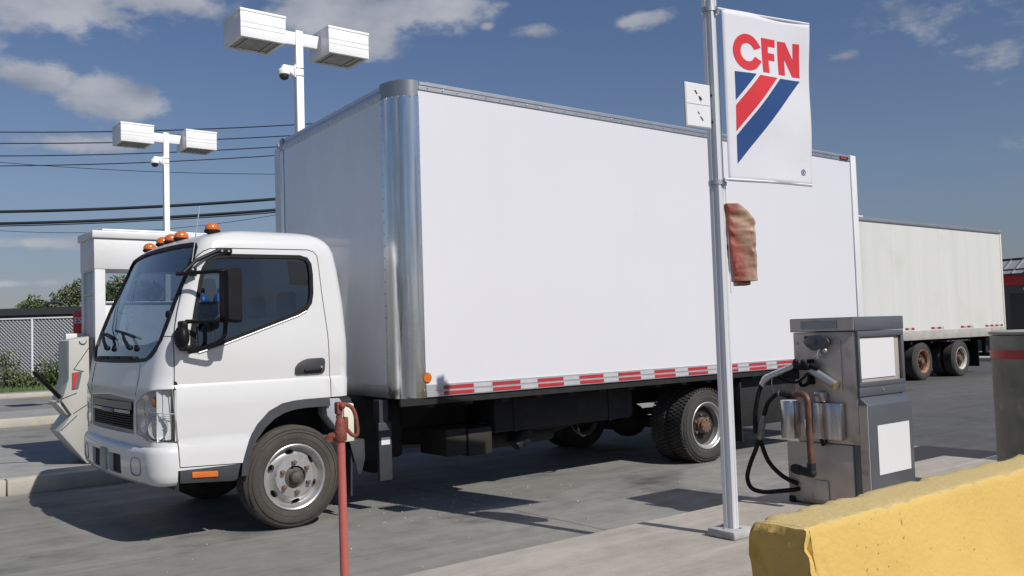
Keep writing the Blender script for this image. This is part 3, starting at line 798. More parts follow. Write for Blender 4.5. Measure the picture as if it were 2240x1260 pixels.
P(mb, 'lower_mirror', M_black, arm, angle=60)
mb = MB(); mb.tube([(-1.80, .282, 1.905), (-1.745, .290, 1.955), (-1.70, .294, 2.00), (-1.60, .300, 2.050), (-1.53, .300, 2.083)], .014, seg=8)
mb.box(-1.545, -1.425, .296, .316, 2.062, 2.098, bev=.006); mb.box(-1.745, -1.69, .288, .302, 1.89, 1.96, bev=.006)
br = P(mb, 'mirror_bracket', M_black, arm)
for x, z, y in ((-1.505, 2.08, .294), (-1.455, 2.08, .294), (-1.722, 1.94, .286), (-1.708, 1.908, .286)):
    mb = MB(); mb.cyl((x, y-.006, z), (x, y+.01, z), .0085, seg=8); P(mb, 'bolt', M_rim, arm)
mb = MB(); mb.ball((-1.895, .29, 1.62), 1, 10, (.02, .03, .03)); P(mb, 'door_mirror_pivot', M_black, arm)

# cab interior
mb = MB(); mb.box(-1.93, -1.62, .34, 2.16, 1.0, 1.345, bev=.05, seg=3); mb.box(-1.75, -1.62, .5, 1.0, 1.25, 1.40, bev=.04); P(mb, 'dashboard', M_dash, truck)
mb = MB(); mb.tube([(-1.50+.045*math.cos(a)*1.0, .76+.20*math.sin(a), 1.40+.19*math.cos(a)) for a in [2*math.pi*k/20 for k in range(20)]], .014, seg=8, closed=True)
mb.cyl((-1.65, .76, 1.28), (-1.50, .76, 1.40), .025); mb.box(-1.505, -1.49, .58, .94, 1.385, 1.415, bev=.005); P(mb, 'steering_wheel', M_black, truck)
for y0, y1 in ((.42, .95), (1.05, 1.55), (1.58, 2.08)):
    mb = MB(); mb.box(-1.32, -.80, y0, y1, 1.0, 1.22, bev=.06, seg=3); mb.box(-.90, -.74, y0, y1, 1.15, 1.62, bev=.06, seg=3, rot=Matrix.Rotation(R(8), 3, 'Y'))
    s_ = P(mb, 'seat', M_seat, truck, angle=60)
    mb = MB(); mb.box(-.88, -.80, (y0+y1)/2-.13, (y0+y1)/2+.13, 1.60, 1.80, bev=.035, seg=3); P(mb, 'headrest', M_black, s_, angle=60)
mb = MB(); mb.box(-1.85, -.56, .33, 2.17, .62, .66); mb.box(-.60, -.56, .36, 2.14, .66, 1.45); P(mb, 'cab_floor', M_dash, truck)
mb = MB(); mb.tube([(-.66, .40, 2.02), (-.66, .37, 1.7), (-.70, .36, 1.2)], .02, seg=6); P(mb, 'seat_belt', M_label, truck)
mb = MB(); mb.box(-1.78, -1.70, .55, .72, 1.345, 1.43, bev=.01); P(mb, 'paper_stack', M_label, truck)

# ---- cargo box
XE = 6.39; ZB, ZT = .918, 3.492; BW = 2.80
def skew(mb, xmax=.3):
    # the front wall stands very slightly out of square
    for v in mb.bm.verts:
        if v.co.y > .24 and v.co.x < xmax: v.co.x += .0625*(v.co.y-.24)
    return mb
cargo = MB(); cargo.box(0.002, XE, .004, BW-.004, 1.015, 3.43); cargo = P(cargo, 'cargo_box', M_box, truck, angle=None)
mb = MB(); mb.box(-.160, .003, .235, BW-.235, 1.0, 3.38); skew(mb, -.1); P(mb, 'front_panel', M_boxf, cargo, angle=None)
def corner(zz0, zz1, m_, name, far=False, r=.165, fl=.035, k=14):
    ry = r+.078
    pts = [(fl, -.003)]+[(-r*math.sin(t), ry-.003-ry*math.cos(t)) for t in [math.pi/2*i/k for i in range(k+1)]]+[(-r, ry+fl)]
    inn_ = [(fl, .006)]+[(-(r-.01)*math.sin(t), ry-(ry-.01)*math.cos(t)) for t in [math.pi/2*i/k for i in range(k+1)]]+[(-r+.01, ry+fl)]
    if far: pts = [(x, BW-y) for x, y in pts]; inn_ = [(x, BW-y) for x, y in inn_]
    mb = MB(); mb.grid([[(x, y, z) for x, y in q] for q, z in ((pts, zz0), (pts, zz1), (inn_, zz1), (inn_, zz0), (pts, zz0))])
    skew(mb)
    return P(mb, name, m_, cargo, angle=30)
for far in (False, True):
    corner(.915, 3.375, M_chrome, 'corner_post', far)
    corner(3.372, 3.50, mat('corner_casting', (.30, .31, .33), .35, .7), 'corner_cap', far, r=.168, fl=.03)
# cap top of the rounded corners and roof
def roofpoly(r, x1):
    k = 10; ry = r+.078; a = [(x1, 0)]+[(-r*math.sin(t), ry-ry*math.cos(t)) for t in [math.pi/2*i/k for i in range(k+1)]]
    return a+[(x, BW-y) for x, y in reversed(a)]
mb = MB(); mb.prism(roofpoly(.158, XE), 2, 3.43, 3.488); skew(mb); P(mb, 'roof', M_alu2, cargo, angle=30)
mb = MB(); mb.prism([(y, z) for y, z in ((0, 3.49), (.02, 3.505), (1.4, 3.512), (2.77, 3.505), (2.79, 3.49))], 0, .12, XE-.05); P(mb, 'roof_skin', M_white, cargo, angle=None)
# rails
mb = MB(); mb.box(.036, XE+.002, -.006, .02, 3.428, 3.462); mb.box(.036, XE+.002, -.012, .02, 3.4625, 3.494, bev=.004, seg=1); P(mb, 'top_rail', M_alu, cargo)
mb = MB(); mb.box(.036, XE+.002, -.012, .03, .918, .966, bev=.003, seg=1); mb.box(.036, XE+.002, -.006, .03, .9665, 1.02, bev=.003, seg=1); P(mb, 'bottom_rail', M_alu2, cargo)
mb = MB(); mb.box(.036, XE+.002, BW-.02, BW+.01, 3.428, 3.494); mb.box(.036, XE, BW-.02, BW+.01, .918, 1.02); P(mb, 'top_rail', M_alu, cargo)
mb = MB()
prof = [(-.166, 3.372), (-.170, 3.40), (-.166, 3.44), (-.150, 3.475), (-.125, 3.493), (-.09, 3.500), (-.09, 3.372)]
mb.prism(prof, 1, .255, BW-.255); skew(mb, -.08); P(mb, 'front_rail', M_alu2, cargo, angle=50)
mb = MB(); mb.box(-.166, -.12, .255, BW-.255, .916, 1.02, bev=.004); skew(mb, -.1); P(mb, 'front_sill', M_alu, cargo)
# rear frame
mb = MB(); mb.box(XE+.004, XE+.125, -.012, .12, .80, 3.508, bev=.008); mb.box(XE+.004, XE+.125, BW-.12, BW+.012, .80, 3.508, bev=.008)
mb.box(XE+.004, XE+.125, .121, BW-.121, 3.33, 3.505, bev=.008); mb.box(XE+.004, XE+.13, .121, BW-.121, .80, .98, bev=.008); P(mb, 'rear_frame', M_white, cargo)
mb = MB(); mb.box(XE+.03, XE+.06, .13, BW-.13, .985, 3.325); P(mb, 'rear_door', M_white, cargo)
# maker's plate by the rear corner
mb = MB(); mb.box(6.16, 6.33, -.016, -.0125, 3.435, 3.475); pl = P(mb, 'badge_plate', M_under, cargo)
for k in range(4):
    mb = MB(); mb.box(6.168+k*.032, 6.190+k*.032, -.018, -.0163, 3.443, 3.468); P(mb, 'badge_letter', mat('badge_red', (.55, .03, .03), .5), cargo)
# rivets
def rivets(pts, ax):
    mb = MB()
    for p in pts: mb.ball(p, .0062, 6)
    o = P(mb, 'rivets', M_chrome, cargo, angle=60); o['kind'] = 'stuff'; return o
rivets([(.020, -.004, .98+k*.098) for k in range(25)], 1)
rivets([(-.167, .265, .98+k*.098) for k in range(25)], 1)
rivets([(-.172+.0625*(.06+k*.095), .30+k*.095, 3.39) for k in range(22)], 1)
rivets([(.12+k*.15, -.014, 3.448) for k in range(42)], 1)
rivets([(-.168*math.sin(t), .243-.246*math.cos(t)-.003, 3.362) for t in [math.pi/2*i/6 for i in range(7)]], 1)
# reflective tape, marker
for k in range(13):
    x = .20+k*.4985
    if x+.3 > XE: break
    for z0, z1, yy in ((.975, 1.004, -.0085), (.928, .957, -.0145)):
        mb = MB(); mb.box(x, x+.30, yy, yy+.004, z0, z1); P(mb, 'red_tape', M_red, cargo, angle=None)
        mb = MB(); mb.box(x+.302, x+.494, yy, yy+.004, z0, z1); P(mb, 'silver_tape', M_silv, cargo, angle=None)
mb = MB(); mb.cyl((.048, -.010, 1.075), (.048, .006, 1.075), .037, .037, seg=24); P(mb, 'side_marker', M_amber, cargo)
mb = MB(); mb.cyl((.048, -.004, 1.075), (.048, .006, 1.075), .042, seg=24); P(mb, 'marker_rim', M_rust, cargo)

# ---- chassis
mb = MB()
for y in (.80, 1.57):
    mb.box(-1.5, 6.35, y, y+.075, .60, .80)
for k in range(17): mb.box(.05+k*.385, .13+k*.385, .03, BW-.03, .835, .915)
for y in (.80, 1.57): mb.box(-.15, 6.38, y-.02, y+.095, .80, .84)
mb.box(-.2, 6.4, .005, .03, .86, .918)
P(mb, 'chassis_frame', M_under, truck)
mb = MB(); mb.box(-1.7, .25, .72, 1.78, .36, .92, bev=.04); mb.cyl((.2, 1.22, .58), (1.0, 1.22, .52), .16); mb.cyl((1.0, 1.22, .52), (3.4, 1.22, .42), .05, seg=12); P(mb, 'engine', M_under, truck, angle=50)
mb = MB(); mb.ball((3.53, 1.22, .39), 1, 16, (.2, .24, .2)); mb.cyl((3.53, .3, .385), (3.53, 2.2, .385), .07, seg=12)
for y in (.84, 1.61):
    for k in range(5): mb.box(2.95-.0+k*.06, 4.1-k*.06, y-.035, y+.035, .50+k*.014-.03, .512+k*.014-.03)
    mb.cyl((2.9, y, .60), (2.95, y, .46), .03, seg=8)
P(mb, 'rear_axle', M_under, truck, angle=50)
mb = MB(); mb.cyl((-.98, .35, .385), (-.98, 2.15, .385), .06, seg=12)
for y in (.84, 1.61):
    for k in range(4): mb.box(-1.5+k*.06, -.4-k*.06, y-.035, y+.035, .42+k*.014, .432+k*.014)
P(mb, 'front_axle', M_under, truck)
mb = MB(); mb.box(.98, 2.75, .36, .76, .52, .84, bev=.03); mb.box(1.2, 1.24, .352, .36, .52, .86); mb.box(2.4, 2.44, .352, .36, .52, .86); P(mb, 'fuel_tank', M_under, truck)
mb = MB(); mb.box(.44, .66, .34, .76, .37, .60, bev=.012); mb.box(.67, .93, .33, .76, .35, .59, bev=.012); P(mb, 'battery_box', mat('battery_box_brown', (.018, .016, .012), .75), truck)
mb = MB(); mb.cyl((1.05, .7, .42), (1.9, .7, .44), .09, seg=16); mb.cyl((1.9, .7, .44), (2.6, .9, .50), .03, seg=10); mb.cyl((1.35, .55, .36), (1.5, .55, .50), .07, seg=12); mb.ball((1.45, .55, .42), .085, 12); P(mb, 'air_tank', M_under, truck, angle=50)
mb = MB(); mb.tube([(2.05, .45, .6), (2.05, .42, .42), (2.2, .5, .38), (2.3, .7, .45)], .012, seg=6, smooth=4); mb.tube([(.9, .5, .62), (1.6, .48, .50), (2.3, .5, .55), (2.9, .5, .60)], .014, seg=6, smooth=4); P(mb, 'hoses', M_under, truck)
mb = MB(); mb.box(4.22, 5.65, .14, .75, .30, .86, bev=.015); P(mb, 'tool_locker', M_under, truck)
for a, b in ((.06, .56), (1.9, 2.4)):
    mb = MB(); mb.box(4.10, 4.125, a, b, .16, .80, bev=.004); P(mb, 'mudflap', M_under, truck)
mb = MB(); mb.prism([(.28, .60), (.52, .60), (.50, .17), (.30, .17)], 0, -.50, -.485); mb.prism([(-.52, .60), (-.39, .60), (-.385, .46), (-.42, .34), (-.45, .34)], 1, .262, .275, bev=.003); mb.box(-.50, -.38, .27, .45, .53, .61, bev=.01); P(mb, 'mudflap', M_trim, truck)
mb = MB(); mb.box(-.235, -.115, .30, .34, .25, .72, bev=.008); mb.box(-.215, -.135, .32, .42, .70, .90); ps = P(mb, 'step_bracket', M_trim, truck)
mb = MB(); mb.box(-.215, -.135, .297, .301, .54, .60); P(mb, 'sticker', M_label, ps)
mb = MB(); mb.prism([(-.72, .955), (-.60, .95), (-.57, .90), (-.57, .72), (-.62, .70), (-.71, .82)], 1, .26, .42, bev=.01); P(mb, 'coolant_bottle', mat('milky_plastic', (.30, .32, .35), .5), truck)
mb = MB(); mb.box(-.565, -.475, .26, .36, .60, .90, bev=.012); P(mb, 'reservoir', mat('cream_plastic', (.62, .60, .48), .5), truck)

# ---- wheels
def tyre_mesh(name, Rr, w, rin, m_, tread=False, parent=None, at_=(0, 0, 0)):
    pr = [(rin, .012), (rin+.012, .0), (rin+.03, -.004), (rin+(Rr-rin)*.45, -.010), (Rr-.045, -.002), (Rr-.018, .012), (Rr-.006, .028)]
    nr = 4
    for k in range(nr):
        a = .030+(w-.06)*k/nr; b = .030+(w-.06)*(k+1)/nr
        pr += [(Rr, a+.004), (Rr, b-.008), (Rr-.009, b-.006), (Rr-.009, b-.001)]
    pr += [(Rr, w-.029), (Rr-.012, w-.016), (Rr-.045, w+.002), (rin+(Rr-rin)*.45, w+.008), (rin+.012, w), (rin, w-.012)]
    mb = MB(); mb.lathe(pr, at_, 1, 64, closed=True)
    return mb
def wheel(x, y, z, kind, m_t, flip=False, rim_m=None, Rr=.385, w=.205, rin=.237, tread=False, name='wheel'):
    """outer face at y, looking towards -Y (or +Y when flipped)"""
    root = empty(name, (x, y, z), truck if kind in ('front', 'rear', 'inner') else None)
    if flip: root.scale = (1, -1, 1)
    def Q(mb, nm, m_, **k): return mb.build(nm, m_, root, **k)
    Q(tyre_mesh('tyre', Rr, w, rin, m_t), 'tyre', m_t, angle=40)
    for rr2, yy in ((.36, -.0035), (.335, -.008), (.29, -.009)):
        rr3 = rr2*Rr/.385
        mb = MB(); mb.tube([(rr3*math.cos(a), yy, rr3*math.sin(a)) for a in [2*math.pi*k/48 for k in range(48)]], .0022, seg=5, closed=True); Q(mb, 'sidewall_rib', m_t)
    if tread:
        mb = MB(); nb = 58
        for k in range(nb):
            a = 2*math.pi*k/nb
            for j, (y0, y1) in enumerate(((.006, .05), (.056, .10), (.106, .15), (.156, .20))):
                a2 = a+(j % 2)*math.pi/nb
                t = MB(); t.box(-.013, .013, y0, y1, Rr-.004, Rr+.008)
                bmesh.ops.transform(t.bm, matrix=Matrix.Rotation(a2, 4, 'Y'), verts=t.bm.verts); mb.add(t.bm)
        o = Q(mb, 'tread_blocks', m_t, angle=None); o['kind'] = 'stuff'
    rm = rim_m or M_rim; s = rin/.237
    if kind == 'front':
        pr = [(.238, .010), (.245, .0), (.247, -.006), (.240, -.010), (.230, -.004), (.224, .010), (.214, .040), (.205, .052), (.188, .045), (.162, .020), (.156, .006), (.150, -.002), (.085, -.006), (.080, .03),
              (.080, .08), (.15, .08), (.16, .075), (.20, .10), (.23, .19), (.238, .19)]
    else:
        pr = [(.238, .010), (.245, .0), (.247, -.006), (.240, -.010), (.230, -.004), (.222, .012), (.206, .024), (.203, .06), (.198, .10), (.188, .118), (.150, .112), (.135, .10), (.085, .10), (.080, .12), (.08, .15), (.15, .15), (.2, .16), (.23, .19), (.238, .19)]
    pr = [(r*s, h) for r, h in pr]
    mb = MB(); mb.lathe(pr, (0, 0, 0), 1, 56, closed=True)
    ro = Q(mb, 'rim', rm, angle=30)
    nh = 6
    for k in range(nh):
        a = 2*math.pi*(k+.5)/nh+.12
        cx_, cz_ = .187*s*math.cos(a), .187*s*math.sin(a) if kind == 'front' else .168*s*math.sin(a)
        if kind != 'front': cx_ = .168*s*math.cos(a)
        c = MB(); c.cyl((0, -.05, 0), (0, .17, 0), .024, seg=16)
        bmesh.ops.scale(c.bm, vec=(1.45, 1, .78), verts=c.bm.verts)
        bmesh.ops.transform(c.bm, matrix=Matrix.Translation((cx_, 0, cz_)) @ Matrix.Rotation(-(a+math.pi/2), 4, 'Y'), verts=c.bm.verts)
        boolean(ro, c)
    ro.data.shade_smooth(); ro.data.set_sharp_from_angle(angle=R(30))
    mb = MB(); mb.cyl((0, .082, 0), (0, .16, 0), .235*s, seg=32); Q(mb, 'brake_drum', M_under)
    if kind == 'front':
        mb = MB(); mb.lathe([(.078, .03), (.078, .012), (.066, .004), (.05, .0), (.046, -.020), (.038, -.038), (.02, -.046), (.0001, -.047)], (0, 0, 0), 1, 32); Q(mb, 'hub', M_hub, angle=40)
        for k in range(6):
            a = 2*math.pi*k/6+.09+math.pi/6; c = (.112*math.cos(a), 0, .112*math.sin(a))
            mb = MB(); mb.cyl((c[0], -.034, c[2]), (c[0], .0, c[2]), .017, .019, seg=6); mb.cyl((c[0], -.040, c[2]), (c[0], -.03, c[2]), .010, seg=8); Q(mb, 'lug_nut', M_rustr if False else M_hub_n)
    else:
        mb = MB(); mb.lathe([(.084, .11), (.084, .05), (.076, .044), (.076, .01), (.066, .004), (.0001, .003)], (0, 0, 0), 1, 28); Q(mb, 'hub', M_rust, angle=30)
        for k in range(8):
            a = 2*math.pi*k/8; c = (.062*math.cos(a), 0, .062*math.sin(a))
            mb = MB(); mb.cyl((c[0], -.006, c[2]), (c[0], .01, c[2]), .008, seg=6); Q(mb, 'lug_nut', M_rust)
        for k in range(6):
            a = 2*math.pi*k/6+.64; c = (.112*s*math.cos(a), 0, .112*s*math.sin(a))
            mb = MB(); mb.cyl((c[0], .06, c[2]), (c[0], .11, c[2]), .016, seg=6); Q(mb, 'lug_nut', M_rust)
    return root
M_hub_n = mat('lug_nut_bronze', (.26, .18, .13), .55, .5, c2=(.15, .11, .09), scale=30)
wheel(-.985, .262, .383, 'front', M_rub)
wheel(-.985, 2.238, .383, 'front', M_rub, flip=True)
wheel(3.545, .072, .383, 'rear', M_rub2, tread=True)
wheel(3.545, .315, .383, 'inner', M_rub2, tread=True)
wheel(3.545, 2.40, .383, 'rear', M_rub2, flip=True)
wheel(3.545, 2.16, .383, 'inner', M_rub2, flip=True)
mb = MB(); mb.cyl((.20, 1.15, .34), (.20, 1.21, .34), .16, seg=24); P(mb, 'spare_disc', M_under, truck)

# ================================================================== near island
# ---- flag pole with its block, banner, sign and bagged unit
pole = tag(empty('flag_pole', (.622, -2.533, .12)), 'tall white ribbed metal pole standing on a small concrete block beside the grey pump', 'pole')
px, py = .622, -2.533
mb = MB(); mb.box(px-.105, px+.105, py-.105, py+.105, .12, .172, bev=.012); P(mb, 'base_block', mat('base_block', (.42, .43, .42), .8, c2=(.3, .3, .3), scale=12, bump=.3), pole)
mb = MB()
for sx, sy in ((1, 0), (-1, 0), (0, 1), (0, -1)): mb.cyl((px+sx*.07, py+sy*.07, .165), (px+sx*.07, py+sy*.07, .182), .008, seg=6)
P(mb, 'bolts', M_alu, pole)['kind'] = 'stuff'
sec = []
for k in range(4):
    a = k*math.pi/2
    for q in ((.037, -.030), (.037, -.010), (.031, -.007), (.031, .007), (.037, .010), (.037, .030)):
        x, y = q; sec.append((x*math.cos(a)-y*math.sin(a), x*math.sin(a)+y*math.cos(a)))
th = R(14)
sec = [(px+x*math.cos(th)-y*math.sin(th), py+x*math.sin(th)+y*math.cos(th)) for x, y in sec]
mb = MB(); mb.prism(sec, 2, .172, 3.50)
M_poleal = mat('pole_aluminium', (.66, .67, .70), .42, .15, c2=(.60, .61, .64), scale=4, streak=(3, 3, .3))
P(mb, 'shaft', M_poleal, pole, angle=None)
mb = MB(); mb.cyl((px+.052, py+.005, 2.62), (px+.052, py+.005, 3.48), .012, seg=10); P(mb, 'banner_rod', M_poleal, pole)
for z in (2.318, 3.425):
    mb = MB(); mb.cyl((px, py, z-.014), (px, py, z+.014), .052, seg=20); mb.box(px+.03, px+.075, py-.02, py+.02, z-.014, z+.014); P(mb, 'clamp', M_alu, pole)
# banner: origin PB, runs along BD
PB = Vector((.60, -2.60, 0)); BD = Vector((.984, -.179, 0)).normalized(); BN = Vector((-.179, -.984, 0)).normalized()   # BN towards the street side
def bp_(a, z, o=0.0):
    w = .010*math.sin(a*7+z*2.1)+.006*math.sin(z*9+a*3)
    fade = min(1, (a-.05)*4)
    p = PB+BD*a+BN*(o+w*fade); return (p.x, p.y, z)
banner = tag(empty('banner', tuple(PB+Vector((0, 0, 2.32)))), 'white banner with red CFN letters and slanting blue and red stripes, on the tall pole', 'banner')
Z0, Z1 = 2.322, 3.424
mb = MB(); rows = []
for j in range(31):
    z = Z0+(Z1-Z0)*j/30
    x1 = .802-.022*(1-j/30)
    rows.append([bp_(.050+(x1-.050)*i/24, z) for i in range(25)])
mb.grid(rows); fr = mb.build('cloth', M_ban, None, angle=60)
md = fr.modifiers.new('s', 'SOLIDIFY'); md.thickness = .002; md.offset = -1
fr.parent = banner; fr.location = -banner.location
for z, x1 in ((Z1-.005, .80), (Z0+.012, .78)):
    mb = MB(); p0 = bp_(.02, z); mb.tube([bp_(.02, z, -.006), bp_(x1/2, z, -.006), bp_(x1, z, -.006)], .009, seg=8); P(mb, 'hem_rod', M_poleal, banner)
def bshape(name, polys, m_, o=.0018, sub=.03):
    """flat print on the cloth, cut into small faces so that it follows the folds"""
    t = bmesh.new()
    for pl in polys:
        vs_ = [t.verts.new((a, z, 0)) for a, z in pl]; t.faces.new(vs_)
    bmesh.ops.triangulate(t, faces=t.faces[:])
    for ax, lo, hi in ((0, 0, .9), (1, 2.2, 3.5)):
        v = lo
        while v < hi:
            co = (v, 0, 0) if ax == 0 else (0, v, 0); no = (1, 0, 0) if ax == 0 else (0, 1, 0)
            bmesh.ops.bisect_plane(t, geom=t.verts[:]+t.edges[:]+t.faces[:], plane_co=co, plane_no=no); v += sub
    for v in t.verts: v.co = Vector(bp_(v.co.x, v.co.y, o))
    mb = MB(); mb.add(t); return P(mb, name, m_, banner, angle=60)
# letter C
cx_, cz_ = .249, 3.1635
arc = []; N_ = 30
a0, a1 = R(38), R(322)
for k in range(N_+1):
    a = a0+(a1-a0)*k/N_; arc.append((cx_+.1225*math.cos(a), cz_+.119*math.sin(a)))
C_poly = []
for k in range(N_):
    a = a0+(a1-a0)*k/N_; b = a0+(a1-a0)*(k+1)/N_
    C_poly.append([(cx_+.1225*math.cos(a), cz_+.119*math.sin(a)), (cx_+.1225*math.cos(b), cz_+.119*math.sin(b)), (cx_+.060*math.cos(b), cz_+.060*math.sin(b)), (cx_+.060*math.cos(a), cz_+.060*math.sin(a))])
C_poly.append([(cx_+.0965, cz_+.0733), (cx_+.120, cz_+.045), (cx_+.060, cz_+.022), (cx_+.047, cz_+.037)])
C_poly.append([(cx_+.0965, cz_-.0733), (cx_+.047, cz_-.037), (cx_+.060, cz_-.022), (cx_+.120, cz_-.045)])
bshape('letter_c', C_poly, M_redb)
bshape('letter_f', [[(.376, 3.276), (.498, 3.276), (.498, 3.226), (.434, 3.226), (.434, 3.183), (.490, 3.183), (.490, 3.135), (.434, 3.135), (.434, 3.049), (.376, 3.049)]], M_redb)
bshape('letter_n', [[(.521, 3.272), (.590, 3.272), (.656, 3.160), (.656, 3.272), (.712, 3.272), (.712, 3.047), (.646, 3.047), (.580, 3.160), (.580, 3.049), (.521, 3.049)]], M_redb)
bshape('blue_stripe', [[(.132, 3.028), (.312, 3.028), (.132, 2.842)]], M_blueb)
bshape('red_stripe', [[(.344, 3.026), (.506, 3.026), (.130, 2.643), (.132, 2.811)]], M_redb)
bshape('blue_stripe', [[(.532, 3.024), (.712, 3.024), (.128, 2.435), (.131, 2.617)]], M_blueb)
rp = []
for k in range(20):
    a, b = 2*math.pi*k/20, 2*math.pi*(k+1)/20
    rp.append([(.702+.021*math.cos(a), 2.413+.021*math.sin(a)), (.702+.021*math.cos(b), 2.413+.021*math.sin(b)), (.702+.016*math.cos(b), 2.413+.016*math.sin(b)), (.702+.016*math.cos(a), 2.413+.016*math.sin(a))])
rp += [[(.694, 2.424), (.698, 2.424), (.698, 2.402), (.694, 2.402)], [(.698, 2.424), (.708, 2.424), (.708, 2.420), (.698, 2.420)], [(.705, 2.420), (.709, 2.420), (.709, 2.413), (.705, 2.413)], [(.698, 2.415), (.706, 2.415), (.706, 2.411), (.698, 2.411)], [(.701, 2.411), (.705, 2.411), (.711, 2.402), (.707, 2.402)]]
bshape('registered_mark', rp, M_blueb)
# little two-part sign on the far side of the pole
SP = Vector((.60, -2.56, 0)); SD = Vector((.99, -.1, 0)).normalized(); SN = Vector((-.1, -.99, 0)).normalized()
sp_ = lambda a, z, o=0: tuple(SP+SD*a+SN*o+Vector((0, 0, z)))
sign = tag(empty('notice_sign', sp_(-.14, 2.65)), 'small white double sign with black dashes, bolted to the left of the tall pole', 'sign')
def plate(a0, a1, z0, z1, o0, o1, name, m_, parent, bev=0):
    mb = MB(); t = MB(); t.box(a0, a1, -o1, -o0, z0, z1, bev=bev)
    for v in t.bm.verts: v.co = Vector(sp_(v.co.x, v.co.z, -v.co.y))
    mb.add(t.bm); return P(mb, name, m_, parent, angle=30)
plate(-.246, -.034, 2.652, 2.928, -.016, .0, 'sign_box', M_white, sign, .003)
plate(-.240, -.040, 2.796, 2.922, .001, .003, 'sign_panel', M_label, sign)
plate(-.240, -.040, 2.658, 2.790, .001, .003, 'sign_panel', M_label, sign)
M_ink = mat('black_ink', (.02, .02, .02), .6)
def dash(pts, name='dash_mark'):
    mb = MB(); mb.prism(pts, 1, -.005, -.0032)
    for v in mb.bm.verts: v.co = Vector(sp_(v.co.x, v.co.z, -v.co.y))
    P(mb, name, M_ink, sign, angle=None)
dash([(-.172, 2.880), (-.162, 2.884), (-.145, 2.862), (-.153, 2.857)])
dash([(-.138, 2.850), (-.122, 2.846), (-.108, 2.832), (-.118, 2.818), (-.130, 2.826)])
dash([(-.152, 2.748), (-.146, 2.750), (-.132, 2.736), (-.138, 2.732)])
dash([(-.132, 2.720), (-.124, 2.722), (-.102, 2.698), (-.110, 2.694)])
for z in (2.70, 2.87):
    mb = MB(); mb.tube([sp_(-.05, z, -.012), sp_(.02, z, -.012)], .008, seg=6); P(mb, 'bracket', M_black, sign)
# brown plastic cover pulled over a small unit on the pole
GP = Vector((.64, -2.50, 0)); GD = Vector((.786, -.618, 0)).normalized(); GN = Vector((-.618, -.786, 0)).normalized()
bag = tag(empty('bagged_unit', (.75, -2.58, 1.68)), 'small box wrapped in crumpled brown plastic, fixed to the pole below the banner', 'cover')
rows = []
for j in range(61):
    t = j/60; z = 1.695+(2.183-1.695)*t
    wR = .238 if t < .72 else .246-.11*((t-.72)/.28)**1.8
    wL = .050+.035*(1-t)
    ring = []
    for k in range(56):
        a = 2*math.pi*k/56
        ca, sa = math.copysign(abs(math.cos(a))**.28, math.cos(a)), math.copysign(abs(math.sin(a))**.28, math.sin(a))
        A = (wL+wR)/2+(wR-wL)/2*ca; O = .065*sa
        p = GP+GD*A+GN*O+Vector((0, 0, z))
        nn = (.5-abs(noise.noise(Vector((A*9+z*5, O*9, z*10)))))*.018-.010+(.4-abs(noise.noise(Vector((A*24-z*14, O*20, z*24)))))*.008
        dg = noise.noise(Vector((A*10+z*14, z*5, 3)))*.004
        p += (GD*ca*.35+GN*sa*1.3)*(nn+dg)*(.4 if t < .05 else 1)
        ring.append(tuple(p))
    rows.append(ring+[ring[0]])
mb = MB(); mb.grid(rows); mb.face(rows[0][:-1]); mb.face(rows[-1][:-1])
P(mb, 'plastic_cover', M_bag, bag, angle=70)
mb = MB(); t = MB(); t.box(.105, .19, -.055, .055, 1.668, 1.70, bev=.006)
for v in t.bm.verts: v.co = GP+GD*v.co.x+GN*v.co.y+Vector((0, 0, v.co.z))
mb.add(t.bm); P(mb, 'unit_box', mat('dark_brown_box', (.10, .03, .025), .5), bag)
mb = MB(); mb.tube([(px+.045, py-.03, 2.31), (px+.05, py-.035, 2.0), (px+.052, py-.036, 1.62)], .004, seg=6); P(mb, 'cord', M_white, bag)
mb = MB(); mb.box(px+.02, px+.12, py-.0, py+.03, 1.9, 1.93); P(mb, 'bracket', M_black, bag)

# ---- the fuel pump
pump = tag(empty('fuel_pump', (2.1, -2.45, .12)), 'stainless steel fuel pump with dark grey front cabinet, hose and nozzle on its side', 'fuel pump')
mb = MB(); mb.box(1.80, 2.41, -2.64, -2.225, .125, .565, bev=.008); P(mb, 'lower_case', M_steel, pump)
mb = MB(); mb.box(1.795, 2.40, -2.665, -2.135, .13, .563, bev=.008)
P(mb, 'lower_case', M_steel, pump)
mb = MB(); mb.box(1.80, 2.405, -2.72, -2.225, .567, 1.352, bev=.008); P(mb, 'upper_case', M_steel, pump)
mb = MB(); mb.box(1.785, 2.432, -2.732, -2.212, 1.355, 1.452, bev=.006); P(mb, 'top_cap', M_pgrey, pump)
mb = MB(); mb.box(1.779, 1.7845, -2.725, -2.22, 1.360, 1.447); cap2 = P(mb, 'cap_side', M_steel, pump)
mb = MB(); mb.box(1.775, 1.7788, -2.60, -2.31, 1.375, 1.432); P(mb, 'data_plate', mat('data_plate', (.30, .32, .34), .4, .5, c2=(.22, .23, .25), scale=60, streak=(1, .3, 3)), pump)
